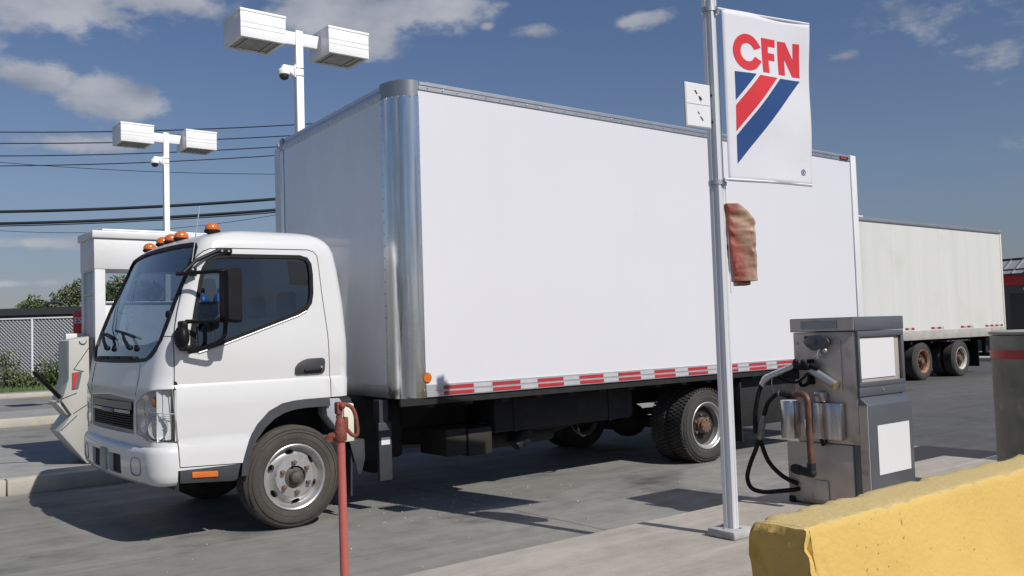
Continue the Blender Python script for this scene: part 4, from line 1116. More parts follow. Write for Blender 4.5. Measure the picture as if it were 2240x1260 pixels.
# framed display on the front
mb = MB(); mb.box(1.80, 2.405, -2.742, -2.7205, .965, .998, bev=.003); mb.box(1.80, 2.405, -2.742, -2.7205, 1.312, 1.352, bev=.003)
mb.box(1.80, 1.826, -2.742, -2.7205, .9985, 1.3115, bev=.003); mb.box(2.368, 2.405, -2.742, -2.7205, .9985, 1.3115, bev=.003)
mb.box(1.80, 2.405, -2.738, -2.7205, .90, .9645, bev=.003)
dw = P(mb, 'display_frame', M_pgrey, pump)
mb = MB(); mb.box(1.834, 2.295, -2.7265, -2.7225, 1.022, 1.30); P(mb, 'display_panel', M_label, dw)
mb = MB(); mb.cyl((2.10, -2.744, .935), (2.10, -2.737, .935), .008, seg=10); P(mb, 'lock', M_brush if False else M_rim, dw)
# lower cabinet with sloped hood
mb = MB(); mb.prism([(-2.668, .13), (-2.79, .13), (-2.79, .842), (-2.668, .948)], 0, 1.806, 2.385, bev=.006); cab_ = P(mb, 'front_cabinet', M_pgrey, pump)
mb = MB(); mb.prism([(1.905, .362), (2.325, .362), (2.325, .700), (1.905, .700)], 1, -2.794, -2.7905); P(mb, 'blank_label', M_label, cab_, angle=None)
mb = MB(); mb.box(1.7985, 1.8055, -2.786, -2.723, .13, .84); P(mb, 'cabinet_side', M_steel, cab_)
# side panel with screws
mb = MB(); mb.box(1.790, 1.7995, -2.612, -2.240, .94, 1.300, bev=.003); sp = P(mb, 'side_panel', M_steel, pump)
for y, z in ((-2.585, 1.275), (-2.265, 1.275), (-2.585, .965), (-2.265, .965)):
    mb = MB(); mb.cyl((1.784, y, z), (1.792, y, z), .009, seg=10); P(mb, 'screw', M_rim, sp)
mb = MB(); mb.box(1.782, 1.7895, -2.47, -2.35, .16, .30, bev=.003); P(mb, 'access_plate', M_steel, pump)
mb = MB(); mb.box(1.785, 1.7995, -2.47, -2.33, 1.285, 1.325); P(mb, 'slot', M_under, pump)
# lever plate
mb = MB(); lev = [(-2.340, 1.285), (-2.365, 1.310), (-2.40, 1.328), (-2.45, 1.334), (-2.50, 1.328), (-2.54, 1.308), (-2.557, 1.278), (-2.54, 1.262), (-2.475, 1.225), (-2.415, 1.222), (-2.37, 1.25)]
mb.prism(lev, 0, 1.745, 1.775, bev=.005); lv_ = P(mb, 'lever_plate', mat('lever_grey', (.11, .115, .125), .35, .6), pump)
mb = MB(); mb.tube([(1.76, -2.475, 1.24), (1.745, -2.47, 1.20), (1.745, -2.462, 1.165)], .013, seg=8); mb.ball((1.745, -2.52, 1.222), .017, 12); mb.tube([(1.745, -2.49, 1.20), (1.745, -2.43, 1.175)], .011, seg=8); mb.cyl((1.745, -2.45, 1.28), (1.80, -2.45, 1.28), .02, seg=12)
P(mb, 'lever', M_rim, pump)
mb = MB(); mb.cyl((1.735, -2.385, 1.100), (1.735, -2.585, .985), .030, seg=18); P(mb, 'nozzle_tube', M_alu, pump)
mb = MB(); mb.cyl((1.735, -2.582, .987), (1.735, -2.598, .978), .031, seg=18); P(mb, 'tube_cap', mat('brass_cap', (.35, .27, .16), .5, .4), pump)
mb = MB(); mb.box(1.75, 1.795, -2.40, -2.36, .98, 1.16, bev=.008); mb.tube([(1.74, -2.385, 1.14), (1.735, -2.39, 1.04), (1.735, -2.37, .985), (1.735, -2.32, .975), (1.735, -2.31, 1.01)], .013, seg=8, smooth=3); P(mb, 'nozzle_holster', M_black, pump)
# splash tray and its side
mb = MB(); mb.box(1.735, 1.789, -2.625, -2.40, .60, .855, bev=.006); P(mb, 'side_tray', M_steel2, pump)
mb = MB(); mb.box(1.735, 1.789, -2.50, -2.42, .86, .93, bev=.006); P(mb, 'valve_cover', M_steel2, pump)
mb = MB(); mb.lathe([(.0001, .0), (.062, .0), (.064, .004), (.064, .262), (.062, .266), (.0001, .266)], (1.66, -2.265, .604), axis=2, seg=28); P(mb, 'filter_canister', M_steel2, pump, angle=40)
mb = MB(); mb.box(1.70, 1.79, -2.36, -2.30, .62, .86, bev=.006); P(mb, 'canister_bracket', M_steel, pump)
# rusty riser pipe and elbow
mb = MB(); mb.tube([(1.66, -2.30, .905), (1.655, -2.355, .922), (1.65, -2.400, .912), (1.645, -2.425, .88), (1.645, -2.428, .82), (1.645, -2.430, .60), (1.645, -2.434, .42)], .0225, seg=14, smooth=4); P(mb, 'riser_pipe', M_copper, pump, angle=60)
mb = MB(); mb.cyl((1.645, -2.433, .44), (1.645, -2.434, .37), .030, seg=14); mb.ball((1.645, -2.434, .372), .034, 14); mb.cyl((1.645, -2.434, .37), (1.64, -2.33, .385), .031, seg=14); mb.cyl((1.64, -2.345, .383), (1.64, -2.305, .389), .037, seg=8); mb.ball((1.64, -2.30, .39), .034, 12)
P(mb, 'pipe_elbow', M_under, pump, angle=50)
mb = MB(); mb.tube([(1.66, -2.31, .905), (1.66, -2.25, .91), (1.66, -2.20, .918)], .024, seg=12); mb.cyl((1.66, -2.27, .909), (1.66, -2.245, .911), .030, seg=8); P(mb, 'swivel', M_under, pump, angle=50)
mb = MB(); mb.tube([(1.66, -2.205, .917), (1.66, -2.185, .918)], .020, seg=10); P(mb, 'hose_collar', M_rim, pump)
# hoses: from the swivel to the breakaway, loop on the ground, up to the nozzle
mb = MB(); mb.tube([(1.66, -2.19, .918), (1.66, -2.145, .900), (1.65, -2.09, .845), (1.65, -2.06, .775), (1.65, -2.045, .745)], .0165, seg=12, smooth=5)
P(mb, 'hose', M_black, pump, angle=60)
mb = MB(); mb.tube([(1.65, -2.048, .755), (1.65, -2.03, .70), (1.65, -2.012, .61), (1.65, -2.003, .575)], [.022, .030, .028, .018], seg=14); P(mb, 'breakaway', mat('breakaway_grey', (.25, .25, .24), .45, .5, c2=(.1, .1, .1), scale=20), pump, angle=50)
mb = MB(); mb.tube([(1.65, -2.00, .58), (1.66, -1.955, .49), (1.67, -1.895, .385), (1.67, -1.862, .28), (1.67, -1.895, .205), (1.68, -1.99, .185), (1.70, -2.10, .200), (1.76, -2.20, .215), (1.80, -2.22, .22)], .0165, seg=12, smooth=6)
P(mb, 'hose', M_black, pump, angle=60)
mb = MB(); mb.tube([(1.65, -2.00, .60), (1.70, -2.03, .42), (1.74, -2.12, .31), (1.79, -2.22, .255)], .0165, seg=12, smooth=6); P(mb, 'hose', M_black, pump, angle=60)
mb = MB(); mb.tube([(1.63, -1.985, .62), (1.62, -1.995, .75), (1.63, -2.02, .90), (1.65, -2.045, .985)], .0175, seg=12, smooth=5); P(mb, 'hose', M_black, pump, angle=60)
mb = MB(); mb.tube([(1.65, -2.04, .97), (1.65, -2.075, 1.02), (1.66, -2.13, 1.05)], [.020, .024, .020], seg=12, smooth=3); P(mb, 'nozzle_swivel', M_alu, pump, angle=60)
mb = MB(); mb.tube([(1.66, -2.13, 1.05), (1.68, -2.22, 1.085), (1.70, -2.29, 1.115)], [.021, .022, .024], seg=14); P(mb, 'nozzle_barrel', M_alu, pump, angle=60)
mb = MB(); mb.box(1.68, 1.735, -2.42, -2.26, 1.085, 1.135, bev=.018, seg=3); mb.ball((1.71, -2.30, 1.145), .022, 10); mb.ball((1.71, -2.36, 1.145), .018, 10); mb.tube([(1.71, -2.42, 1.12), (1.735, -2.47, 1.10)], .022, seg=10)
P(mb, 'nozzle_body', M_black, pump, angle=50)
mb = MB(); mb.tube([(1.70, -2.40, 1.06), (1.69, -2.32, 1.00), (1.68, -2.22, 1.005), (1.67, -2.17, 1.03)], .010, seg=8, smooth=4); mb.box(1.685, 1.715, -2.33, -2.20, 1.02, 1.085, bev=.012); P(mb, 'nozzle_guard', M_black, pump, angle=50)
mb = MB(); mb.tube([(1.66, -2.13, 1.05), (1.66, -2.125, .98), (1.665, -2.135, .92)], .004, seg=6, smooth=3); P(mb, 'vapour_line', M_rim, pump)
mb = MB(); mb.box(1.78, 1.83, -2.19, -2.14, .122, .165, bev=.006); P(mb, 'foot', M_under, pump)
mb = MB(); mb.tube([(1.77, -2.44, .60), (1.77, -2.455, .55)], .014, seg=8); mb.tube([(1.77, -2.475, .60), (1.77, -2.48, .57)], .010, seg=8); P(mb, 'drain_stub', M_under, pump)

# ---- yellow barrier
def yellow_barrier_mat():
    mt = M_yel; n = mt.node_tree.nodes; l = mt.node_tree.links; b = n['Principled BSDF']
    src = b.inputs['Base Color'].links[0].from_socket
    g = n.new('ShaderNodeNewGeometry'); sx = n.new('ShaderNodeSeparateXYZ'); l.new(g.outputs['Normal'], sx.inputs[0])
    z = n.new('ShaderNodeTexNoise'); z.inputs['Scale'].default_value = 3.5; z.inputs['Detail'].default_value = 9; z.inputs['Roughness'].default_value = .7
    t = n.new('ShaderNodeTexCoord'); l.new(t.outputs['Object'], z.inputs['Vector'])
    up = n.new('ShaderNodeMapRange'); up.inputs[1].default_value = .6; up.inputs[2].default_value = .75; up.inputs[4].default_value = .9; l.new(sx.outputs[2], up.inputs[0])
    mx = n.new('ShaderNodeMix'); mx.data_type = 'RGBA'; l.new(up.outputs[0], mx.inputs['Factor']); l.new(src, mx.inputs[6]); mx.inputs[7].default_value = (.52, .405, .175, 1)
    # worn patches where the paint has gone and the concrete shows, settled dirt in the pores
    w = n.new('ShaderNodeMapRange'); w.inputs[1].default_value = .63; w.inputs[2].default_value = .69; w.inputs[4].default_value = .75; l.new(z.outputs['Fac'], w.inputs[0])
    m2 = n.new('ShaderNodeMix'); m2.data_type = 'RGBA'; l.new(w.outputs[0], m2.inputs['Factor']); l.new(mx.outputs[2], m2.inputs[6]); m2.inputs[7].default_value = (.40, .33, .19, 1)
    v = n.new('ShaderNodeTexVoronoi'); v.inputs['Scale'].default_value = 26; l.new(t.outputs['Object'], v.inputs['Vector'])
    lo = n.new('ShaderNodeMapRange'); lo.inputs[1].default_value = .13; lo.inputs[2].default_value = .06; l.new(v.outputs['Distance'], lo.inputs[0])
    z2 = n.new('ShaderNodeTexNoise'); z2.inputs['Scale'].default_value = 2.3; l.new(t.outputs['Object'], z2.inputs['Vector'])
    gt = n.new('ShaderNodeMapRange'); gt.inputs[1].default_value = .50; gt.inputs[2].default_value = .62; l.new(z2.outputs['Fac'], gt.inputs[0])
    ml = n.new('ShaderNodeMath'); ml.operation = 'MULTIPLY'; l.new(lo.outputs[0], ml.inputs[0]); l.new(gt.outputs[0], ml.inputs[1])
    m3 = n.new('ShaderNodeMix'); m3.data_type = 'RGBA'; l.new(ml.outputs[0], m3.inputs['Factor']); l.new(m2.outputs[2], m3.inputs[6]); m3.inputs[7].default_value = (.24, .16, .05, 1)
    l.new(m3.outputs[2], b.inputs['Base Color'])
yellow_barrier_mat()
bar = MB()
def bsec(x):
    return [(-4.345, .80), (-4.336, .792), (-4.318, .45), (-4.30, .33), (-4.20, .18), (-4.19, .0), (-4.83, .0), (-4.82, .18), (-4.66, .33), (-4.60, .45), (-4.530, .794), (-4.524, .80)]
secs = []
base = bsec(0)
dense = []
for i in range(len(base)):
    a, b = base[i], base[(i+1) % len(base)]; L = math.dist(a, b); k = max(1, int(L/.02))
    for j in range(k): dense.append((a[0]+(b[0]-a[0])*j/k, a[1]+(b[1]-a[1])*j/k))
xs = [-1.53+.008*i for i in range(20)]+[-1.37+.02*i for i in range(52)]+[-.33+.06*i for i in range(30)]+[1.6+.3*i for i in range(8)]
rings = []
for x in xs:
    r = []
    e = max(0, 1-(x+1.53)/.10)
    for y, z in dense:
        n1 = noise.noise(Vector((x*6, y*9, z*6))); n2 = noise.noise(Vector((x*25, y*25, z*25)))
        cy_, cz_ = -4.45, .4
        edge = max(0, 1-abs(z-.80)/.03)*max(0, 1-min(abs(y+4.345), abs(y+4.52))/.03)
        amt = n1*.0018+n2*.0014
        dy = (y-cy_); dx = 0
        chip = max(0, noise.noise(Vector((x*11, 3.3 if y > -4.43 else 8.1, 2)))+.6*noise.noise(Vector((x*31, 1.1 if y > -4.43 else 5.1, 2))))*edge*1.5
        zz = z+amt*.6-(.020*chip if z > .7 else 0)-(e*.006 if z > .78 else 0)
        yy = y+amt*(1 if dy > 0 else -1)-dy*.10*e*max(0, .5+n1)
        if e > 0 and y < -4.44 and z < .79: yy += .020*e*max(0, .3+noise.noise(Vector((x*40, y*5, z*22)))+.5*noise.noise(Vector((x*90, y*5, z*60))))
        if x < -1.5: dx = (n2*.014+n1*.02)+.018*max(0, (z-.74)/.06)
        r.append((x+dx, yy, zz))
    rings.append(r+[r[0]])
bar.grid(rings)
r0_ = rings[0]
cy0, cz0 = -4.44, .42
erows = [r0_]
for q in (.94, .86, .74, .6, .45, .3, .15, .02):
    rr = []
    for x, y, z in r0_[:-1]:
        yy = cy0+(y-cy0)*q; zz = cz0+(z-cz0)*q
        xx = -1.532+.022*noise.noise(Vector((2, yy*9, zz*7)))+.010*noise.noise(Vector((5, yy*30, zz*24)))+.010*q
        rr.append((xx, yy, zz))
    erows.append(rr+[rr[0]])
bar.grid(erows)
barrier = bar.build('concrete_barrier', M_yel, angle=45, weld=1e-4)
tag(barrier, 'long chipped concrete barrier painted yellow in the lower right foreground', 'barrier')
# ---- red yard hydrant in front
hx, hy_ = -1.915, -2.318
pipe = tag(empty('red_standpipe', (hx, hy_, .12)), 'slim faded red standpipe with rusty hook handle in front of the truck wheel', 'standpipe')
mb = MB(); mb.cyl((hx, hy_, .10), (hx-.006, hy_, .945), .0205, .0195, seg=20); P(mb, 'pipe', M_redp, pipe)
mb = MB(); mb.cyl((hx, hy_, .12), (hx, hy_, .135), .06, seg=20); P(mb, 'floor_flange', M_redr, pipe)
mb = MB(); mb.lathe([(.0001, 0), (.026, 0), (.029, .006), (.029, .05), (.026, .056), (.024, .085), (.020, .10), (.016, .105), (.0001, .106)], (hx-.006, hy_, .935), axis=2, seg=20)
mb.cyl((hx-.006, hy_, .965), (hx-.050, hy_+.03, .955), .020, .018, seg=14); mb.cyl((hx-.045, hy_+.027, .957), (hx-.052, hy_+.032, .94), .022, seg=12)
P(mb, 'head', M_redr, pipe, angle=40)
mb = MB(); mb.cyl((hx-.012, hy_, 1.03), (hx-.012, hy_, 1.085), .013, seg=10); mb.box(hx-.030, hx+.0, hy_-.018, hy_+.018, 1.06, 1.118, bev=.008); mb.ball((hx-.006, hy_-.02, 1.10), .017, 10); mb.cyl((hx-.025, hy_, 1.05), (hx-.0, hy_, 1.045), .008, seg=8)
P(mb, 'stem', M_redr, pipe, angle=40)
mb = MB(); mb.tube([(hx-.01, hy_-.012, 1.107), (hx+.015, hy_-.012, 1.105), (hx+.045, hy_-.018, 1.088), (hx+.060, hy_-.024, 1.05), (hx+.066, hy_-.03, .985), (hx+.060, hy_-.03, .958), (hx+.040, hy_-.024, .962), (hx+.025, hy_-.01, .985)], .0095, seg=10, smooth=4); P(mb, 'handle', M_redr, pipe, angle=50)
mb = MB(); mb.box(hx+.012, hx+.03, hy_-.012, hy_+.012, .985, 1.045, bev=.003); P(mb, 'link', M_redr, pipe)

# ---- concrete bollard with red band at the right edge
bx, by = 3.17, -3.39
bol = tag(empty('concrete_bollard', (bx, by, .12)), 'thick round concrete bollard with a red reflective band at the right edge', 'bollard')
mb = MB(); mb.lathe([(.0001, .0), (.345, .0), (.345, 1.02), (.350, 1.03), (.350, 1.15), (.347, 1.165), (.0001, 1.17)], (bx, by, .12), axis=2, seg=72)
M_bol = mat('bollard_concrete', (.27, .27, .235), .85, c2=(.13, .13, .11), scale=2.4, c3=(.30, .28, .22), scale3=8, t3=(.62, .75), bump=.6, bscale=16)
P(mb, 'post', M_bol, bol, angle=30)
mb = MB(); mb.lathe([(.344, .998), (.353, 1.0), (.353, 1.06), (.344, 1.062)], (bx, by, .12), axis=2, seg=72); P(mb, 'red_band', M_red, bol)
mb = MB(); mb.lathe([(.0001, 1.171), (.35, 1.171), (.358, 1.178), (.358, 1.19), (.34, 1.20), (.0001, 1.203)], (bx, by, .12), axis=2, seg=72); P(mb, 'cap', mat('bollard_top', (.36, .35, .31), .9, c2=(.28, .27, .24), scale=5), bol, angle=40)

# ================================================================== the left island
# ---- light poles
def lamp_pole(x, y, ztop, zb, fr_off, label):
    root = tag(empty('lamp_post', (x, y, zb)), label, 'lamp post', 'twin-headed lamp posts behind the truck cab')
    mb = MB(); mb.box(x-.055, x+.055, y-.055, y+.055, zb+.03, ztop, bev=.006); P(mb, 'pole', M_whitep, root)
    mb = MB(); mb.box(x-.16, x+.16, y-.16, y+.16, zb, zb+.03, bev=.005); mb.cyl((x, y, zb+.03), (x, y, zb+.05), .1, seg=16); P(mb, 'base_plate', M_alu, root)
    lo, hi = ztop-.05, ztop-.23
    mb = MB(); mb.box(x-.36, x-.0551, y-.045, y+.045, ztop-.22, ztop-.03, bev=.012); P(mb, 'arm', M_whitep, root)
    mb = MB(); mb.box(x+.0551, x+.36, y-.045, y+.045, ztop-.22, ztop-.03, bev=.012); P(mb, 'arm', M_whitep, root)
    for s in (-1, 1):
        a, b = (x-.98, x-.33) if s < 0 else (x+.33, x+.98)
        y0, y1 = y-.32, y+.32; z0, z1 = ztop-.325, ztop+.065
        hd = MB(); hd.box(a, b, y0, y1, z0, z1-.04, bev=.004); 
        for zz in (z0+.14, z0+.205): pass
        c = hd.build('lamp_head', M_whitep, None, angle=30)
        for zz in (z0+.13, z0+.20):
            k = MB(); k.box(a-.01, b+.01, y0-.01, y0+.006, zz, zz+.008); boolean(c, k)
        k = MB(); k.box(a+.045, b-.045, y0+.045, y1-.045, z0-.02, z0+.05); boolean(c, k)
        c.parent = root; c.location = -root.location
        c.data.set_sharp_from_angle(angle=R(30))
        mb = MB(); mb.box(a-.008, b+.008, y0-.008, y1+.008, z1-.038, z1, bev=.006); P(mb, 'lid', M_whitep, c)
        mb = MB(); mb.box(a+.048, b-.048, y0+.048, y1-.048, z0+.022, z0+.03); P(mb, 'diffuser', mat('lamp_glass_off', (.13, .125, .115), .2, c2=(.24, .23, .21), scale=5, coat=.3), c)
        for xx in (a+.15, b-.15):
            mb = MB(); mb.box(xx-.006, xx+.006, y0+.05, y1-.05, z0+.012, z0+.02); P(mb, 'diffuser_bar', M_alu, c)
    # dome camera on its arm
    cz = ztop-.60
    cam_r = tag(empty('dome_camera', (x-.055, y, cz)), 'dome security camera on the %s lamp post' % ('nearer, taller-looking' if fr_off else 'farther, smaller-looking'), 'camera', 'dome cameras on the lamp posts')
    mb = MB(); mb.box(x-.085, x-.056, y-.05, y+.05, cz-.09, cz+.09, bev=.006); P(mb, 'wall_plate', M_whitep, cam_r)
    mb = MB(); mb.prism([(x-.08, cz+.075), (x-.24, cz+.075), (x-.255, cz+.055), (x-.24, cz+.03), (x-.18, cz+.025), (x-.13, cz-.03), (x-.08, cz-.08)], 1, y-.03, y+.03, bev=.006); P(mb, 'arm', M_whitep, cam_r)
    mb = MB(); mb.lathe([(.0001, .06), (.04, .06), (.045, .03), (.078, .005), (.086, -.03), (.086, -.065), (.074, -.075)], (x-.225, y, cz+.0), axis=2, seg=28); P(mb, 'housing', M_whitep, cam_r, angle=40)
    mb = MB(); mb.lathe([(.074, -.073), (.070, -.10), (.055, -.128), (.03, -.145), (.0001, -.15)], (x-.225, y, cz+.0), axis=2, seg=28); P(mb, 'dome', M_cowl, cam_r, angle=60)
    for zz in (cz+.055, cz-.055):
        mb = MB(); mb.box(x-.06, x+.062, y-.062, y+.062, zz-.008, zz+.008, bev=.002); P(mb, 'strap', M_alu, cam_r)
lamp_pole(1.69, 5.78, 5.872, .15, True, 'nearer white lamp post with two box heads, rising behind the truck box front')
lamp_pole(2.07, 13.13, 5.87, .15, False, 'farther white lamp post with two box heads, left of the nearer one')
# ---- tall kiosk frame
kio = tag(empty('kiosk', (-.5, 4.9, .15)), 'tall white kiosk frame with an open window, standing behind the truck windshield', 'kiosk')
x0, x1, y0, y1 = -1.405, .75, 4.40, 5.02
for xa, ya in ((x0, y0), (x1-.11, y0), (x0, y1-.11), (x1-.11, y1-.11)):
    mb = MB(); mb.box(xa, xa+.11, ya, ya+.11, .15, 2.60, bev=.006); P(mb, 'column', M_white, kio)
mb = MB(); mb.box(x0-.006, x1+.006, y0-.006, y1+.006, 2.26, 2.60, bev=.004); P(mb, 'header', M_white, kio)
mb = MB(); mb.box(x0-.03, x1+.03, y0-.03, y1+.03, 2.602, 2.685, bev=.012); P(mb, 'roof_trim', M_white, kio)
mb = MB(); mb.box(x0+.10, x1-.02, y0+.08, y1-.04, 2.687, 2.715, bev=.004); P(mb, 'roof_sheet', M_alu2, kio)
M_grp = mat('grey_side_panel', (.38, .40, .42), .35, c2=(.33, .35, .37), scale=2)
mb = MB(); mb.box(x0+.01, x0+.03, y0+.112, y1-.112, .16, 2.255, bev=.002); sdp = P(mb, 'end_panel', M_grp, kio)
for zz in (1.98, 2.24):
    mb = MB(); mb.box(x0-.003, x0+.012, y0+.112, y1-.112, zz, zz+.02); P(mb, 'panel_strip', M_alu, kio)
mb = MB(); mb.box(x0+.112, x1-.112, y0+.02, y0+.05, .16, 1.875, bev=.003); P(mb, 'lower_panel', M_white, kio)
mb = MB(); mb.box(x0+.112, x1-.112, y0+.0, y1-.0, 1.877, 1.90, bev=.003); P(mb, 'sill', M_alu, kio)
for zz in (2.50,):
    mb = MB(); mb.cyl((x0+.055, y0-.004, zz), (x0+.055, y0+.01, zz), .009, seg=8); P(mb, 'bolt', M_under, kio)
# ---- angular dispenser leaning out beside it
dsp = tag(empty('card_dispenser', (-1.55, 4.7, .15)), 'angular beige grey dispenser with a red inset, left of the kiosk column', 'dispenser')
PR = [(-1.647, 1.490), (-1.478, 1.522), (-1.470, .158), (-1.505, .158), (-1.774, .516), (-1.655, .690), (-1.750, .843), (-1.682, 1.067), (-1.679, 1.482)]
M_dsp = mat('beige_grey_shell', (.44, .435, .40), .5, c2=(.40, .395, .36), scale=2)
mb = MB(); mb.prism(PR, 1, 4.36, 4.86, bev=.006); P(mb, 'shell', M_dsp, dsp)
mb = MB(); mb.prism([(-1.649, 1.135), (-1.548, 1.15), (-1.588, .965), (-1.652, .958)], 1, 4.352, 4.3595); P(mb, 'inset', mat('inset_grey', (.13, .13, .14), .4), dsp, angle=None)
mb = MB(); mb.prism([(-1.640, 1.135), (-1.598, 1.142), (-1.622, .975), (-1.645, .970)], 1, 4.347, 4.3515); P(mb, 'inset_lamp', mat('inset_red', (.62, .04, .03), .3, coat=.5), dsp, angle=None)
for a, b in (((-1.478, 1.40), (-1.632, 1.17)), ((-1.632, 1.17), (-1.53, 1.145)), ((-1.76, .86), (-1.60, .92)), ((-1.64, .70), (-1.48, .80)), ((-1.76, .53), (-1.60, .68))):
    mb = MB(); mb.tube([(a[0], 4.358, a[1]), (b[0], 4.358, b[1])], .004, seg=4); P(mb, 'seam', M_trim, dsp)
mb = MB(); mb.prism([(-1.775, .845), (-1.70, .76), (-1.66, .695), (-1.69, .685), (-1.80, .83)], 1, 4.40, 4.80, bev=.004); P(mb, 'tray', M_dsp, dsp)
mb = MB(); mb.box(-1.60, -1.44, 4.87, 5.0, 1.49, 1.562, bev=.006); P(mb, 'rear_box', M_white, dsp)
mb = MB(); mb.tube([(-2.03, 4.25, 1.160), (-1.765, 4.37, .880)], .022, seg=10); P(mb, 'arm', M_black, dsp)
mb = MB(); mb.box(-1.468, -1.43, 4.37, 4.84, .158, 1.50, bev=.004); P(mb, 'back_strip', M_under, dsp)
mb = MB(); mb.tube([(-1.54+.035*math.cos(a), 4.352, 1.475+.035*math.sin(a)) for a in [math.pi+math.pi*k/10 for k in range(11)]], .004, seg=5); P(mb, 'hook', M_trim, dsp)
# ---- red sign with white letters
es = tag(empty('red_sign', (-1.2, 5.25, .15)), 'red sign with white letters ES showing, left of the kiosk column', 'sign')
mb = MB(); mb.box(-1.448, -1.0, 5.20, 5.235, 1.56, 1.825, bev=.003); P(mb, 'panel', mat('sign_red', (.55, .045, .055), .5), es)
mb = MB(); mb.box(-1.10, -1.06, 5.236, 5.28, .15, 1.78); P(mb, 'post', M_white, es)
def ltr(polys, name):
    mb = MB()
    for q in polys: mb.prism(q, 1, 5.193, 5.1985)
    P(mb, name, M_label, es, angle=None)
def rect(a, b, c, d): return [(a, c), (b, c), (b, d), (a, d)]
lx, lw, z0_, z1_ = -1.440, .033, 1.686, 1.754; th_ = .0125
ltr([rect(lx, lx+th_, z0_, z1_), rect(lx+th_, lx+lw, z0_, z0_+th_), rect(lx+th_, lx+lw, z1_-th_, z1_), rect(lx+th_, lx+lw-.004, 1.714, 1.7265)], 'letter_e')
lx += .041
ltr([rect(lx, lx+lw, z0_, z0_+th_), rect(lx, lx+lw, 1.714, 1.7265), rect(lx, lx+lw, z1_-th_, z1_), rect(lx+lw-th_, lx+lw, z0_+th_, 1.714), rect(lx, lx+th_, 1.7265, z1_-th_)], 'letter_s')
# ---- blue jugs on a steel cabinet, seen through the cab windows
cabn = tag(empty('supply_cabinet', (.4, 6.2, .15)), 'narrow grey cabinet behind the cab, carrying the blue jugs', 'cabinet')
mb = MB(); mb.box(.10, .95, 6.0, 6.4, .15, 1.705, bev=.01); P(mb, 'case', M_grp, cabn)
mb = MB(); mb.box(.08, .97, 5.98, 6.42, 1.707, 1.725, bev=.004); P(mb, 'top', M_alu, cabn)
for x, lab in ((.395, 'blue jug with black cap seen through the cab window, nearer the windshield'), (.64, 'second blue jug seen through the cab window, beside the mirror')):
    j = tag(empty('jug', (x, 6.2, 1.725)), lab, 'jug', 'blue jugs on the cabinet')
    mb = MB(); mb.lathe([(.0001, 0), (.088, 0), (.096, .01), (.096, .12), (.091, .135), (.096, .15), (.096, .26), (.075, .32), (.034, .365), (.030, .38)], (x, 6.2, 1.725), axis=2, seg=28); P(mb, 'bottle', M_jug, j, angle=40)
    mb = MB(); mb.lathe([(.036, .375), (.036, .42), (.022, .44), (.0001, .441)], (x, 6.2, 1.725), axis=2, seg=20); P(mb, 'cap', M_black, j, angle=40)

# ================================================================== fence, shed, plants, trees at the back left
F0 = Vector((1.21, 28.1, 0)); FD = Vector((.787, -.617, 0)).normalized(); FNn = Vector((-.617, -.787, 0)).normalized()
fp = lambda t, z, o=0: tuple(F0+FD*t+FNn*o+Vector((0, 0, z)))
fence = tag(empty('chain_link_fence', fp(0, .12)), 'chain-link fence with white posts and top rail behind the grass strip', 'fence')
for t in (-5.6, -2.25, 1.07, 4.4, 7.7, 11.0, 14.3):
    mb = MB(); mb.cyl(fp(t, .10), fp(t, 2.42), .038, seg=10); P(mb, 'post', M_fence if False else M_white, fence)
mb = MB(); mb.tube([fp(-6, 2.40), fp(15, 2.40)], .030, seg=8); P(mb, 'top_rail', M_white, fence)
mb = MB(); H0, H1 = .14, 2.385; pitch = .12
t = -6.0-(H1-H0)
wv = []
while t < 15:
    for dr_ in (1, -1):
        a = (t, H0) if dr_ > 0 else (t+(H1-H0), H0); b = (t+(H1-H0), H1) if dr_ > 0 else (t, H1)
        # clip to the fence length
        def clip(p, q):
            (ta, za), (tb, zb) = p, q
            lo, hi = -6, 15
            if ta > tb: (ta, za), (tb, zb) = (tb, zb), (ta, za)
            if tb < lo or ta > hi: return None
            if ta < lo: za = za+(zb-za)*(lo-ta)/(tb-ta); ta = lo
            if tb > hi: zb = za+(zb-za)*(hi-ta)/(tb-ta); tb = hi
            return (ta, za), (tb, zb)
        c = clip(a, b)
        if c and abs(c[0][0]-c[1][0]) > .02: mb.cyl(fp(c[0][0], c[0][1], .004*dr_), fp(c[1][0], c[1][1], .004*dr_), .0062, seg=3, cap=False)
    t += pitch
o = P(mb, 'wire_mesh', M_fence, fence, angle=None, weld=0, recalc=False); o['kind'] = 'stuff'
shed = tag(empty('long_shed', fp(2, .12, -4)), 'long low blue-grey building with a dark flat roof edge, behind the fence', 'building')
def sbox(name, m_, t0, t1, z0, z1, o0, o1, parent, bev=0):
    q = MB(); q.box(t0, t1, o0, o1, z0, z1, bev=bev)
    for v in q.bm.verts: v.co = Vector(fp(v.co.x, v.co.z, v.co.y))
    return P(q, name, m_, parent, angle=30)
sbox('wall', M_shed, -9, 16, .12, 2.66, -9, -4, shed)
rf = sbox('roof_edge', M_roofd, -9.1, 16.1, 2.663, 2.93, -9.1, -3.85, shed)
for k in range(13): sbox('bracket', M_roofd, -8.4+k*1.9, -8.2+k*1.9, 2.55, 2.66, -3.99, -3.9, shed)
for t0 in (-.5, 4.0): 
    mb = MB(); mb.tube([fp(t0+.6*math.cos(a)*.8, 2.93+.22*math.sin(a), -4.6) for a in [math.pi*k/8 for k in range(9)]], .05, seg=6); P(mb, 'roof_pipe', M_roofd, shed)
for t0 in (1.6, 2.7, 6.5):
    mb = MB(); mb.tube([fp(t0, 2.93, -4.5), fp(t0-.05, 3.10, -4.5), fp(t0+.15, 3.24, -4.5)], .05, seg=6, smooth=3); P(mb, 'roof_pipe', M_roofd, shed)
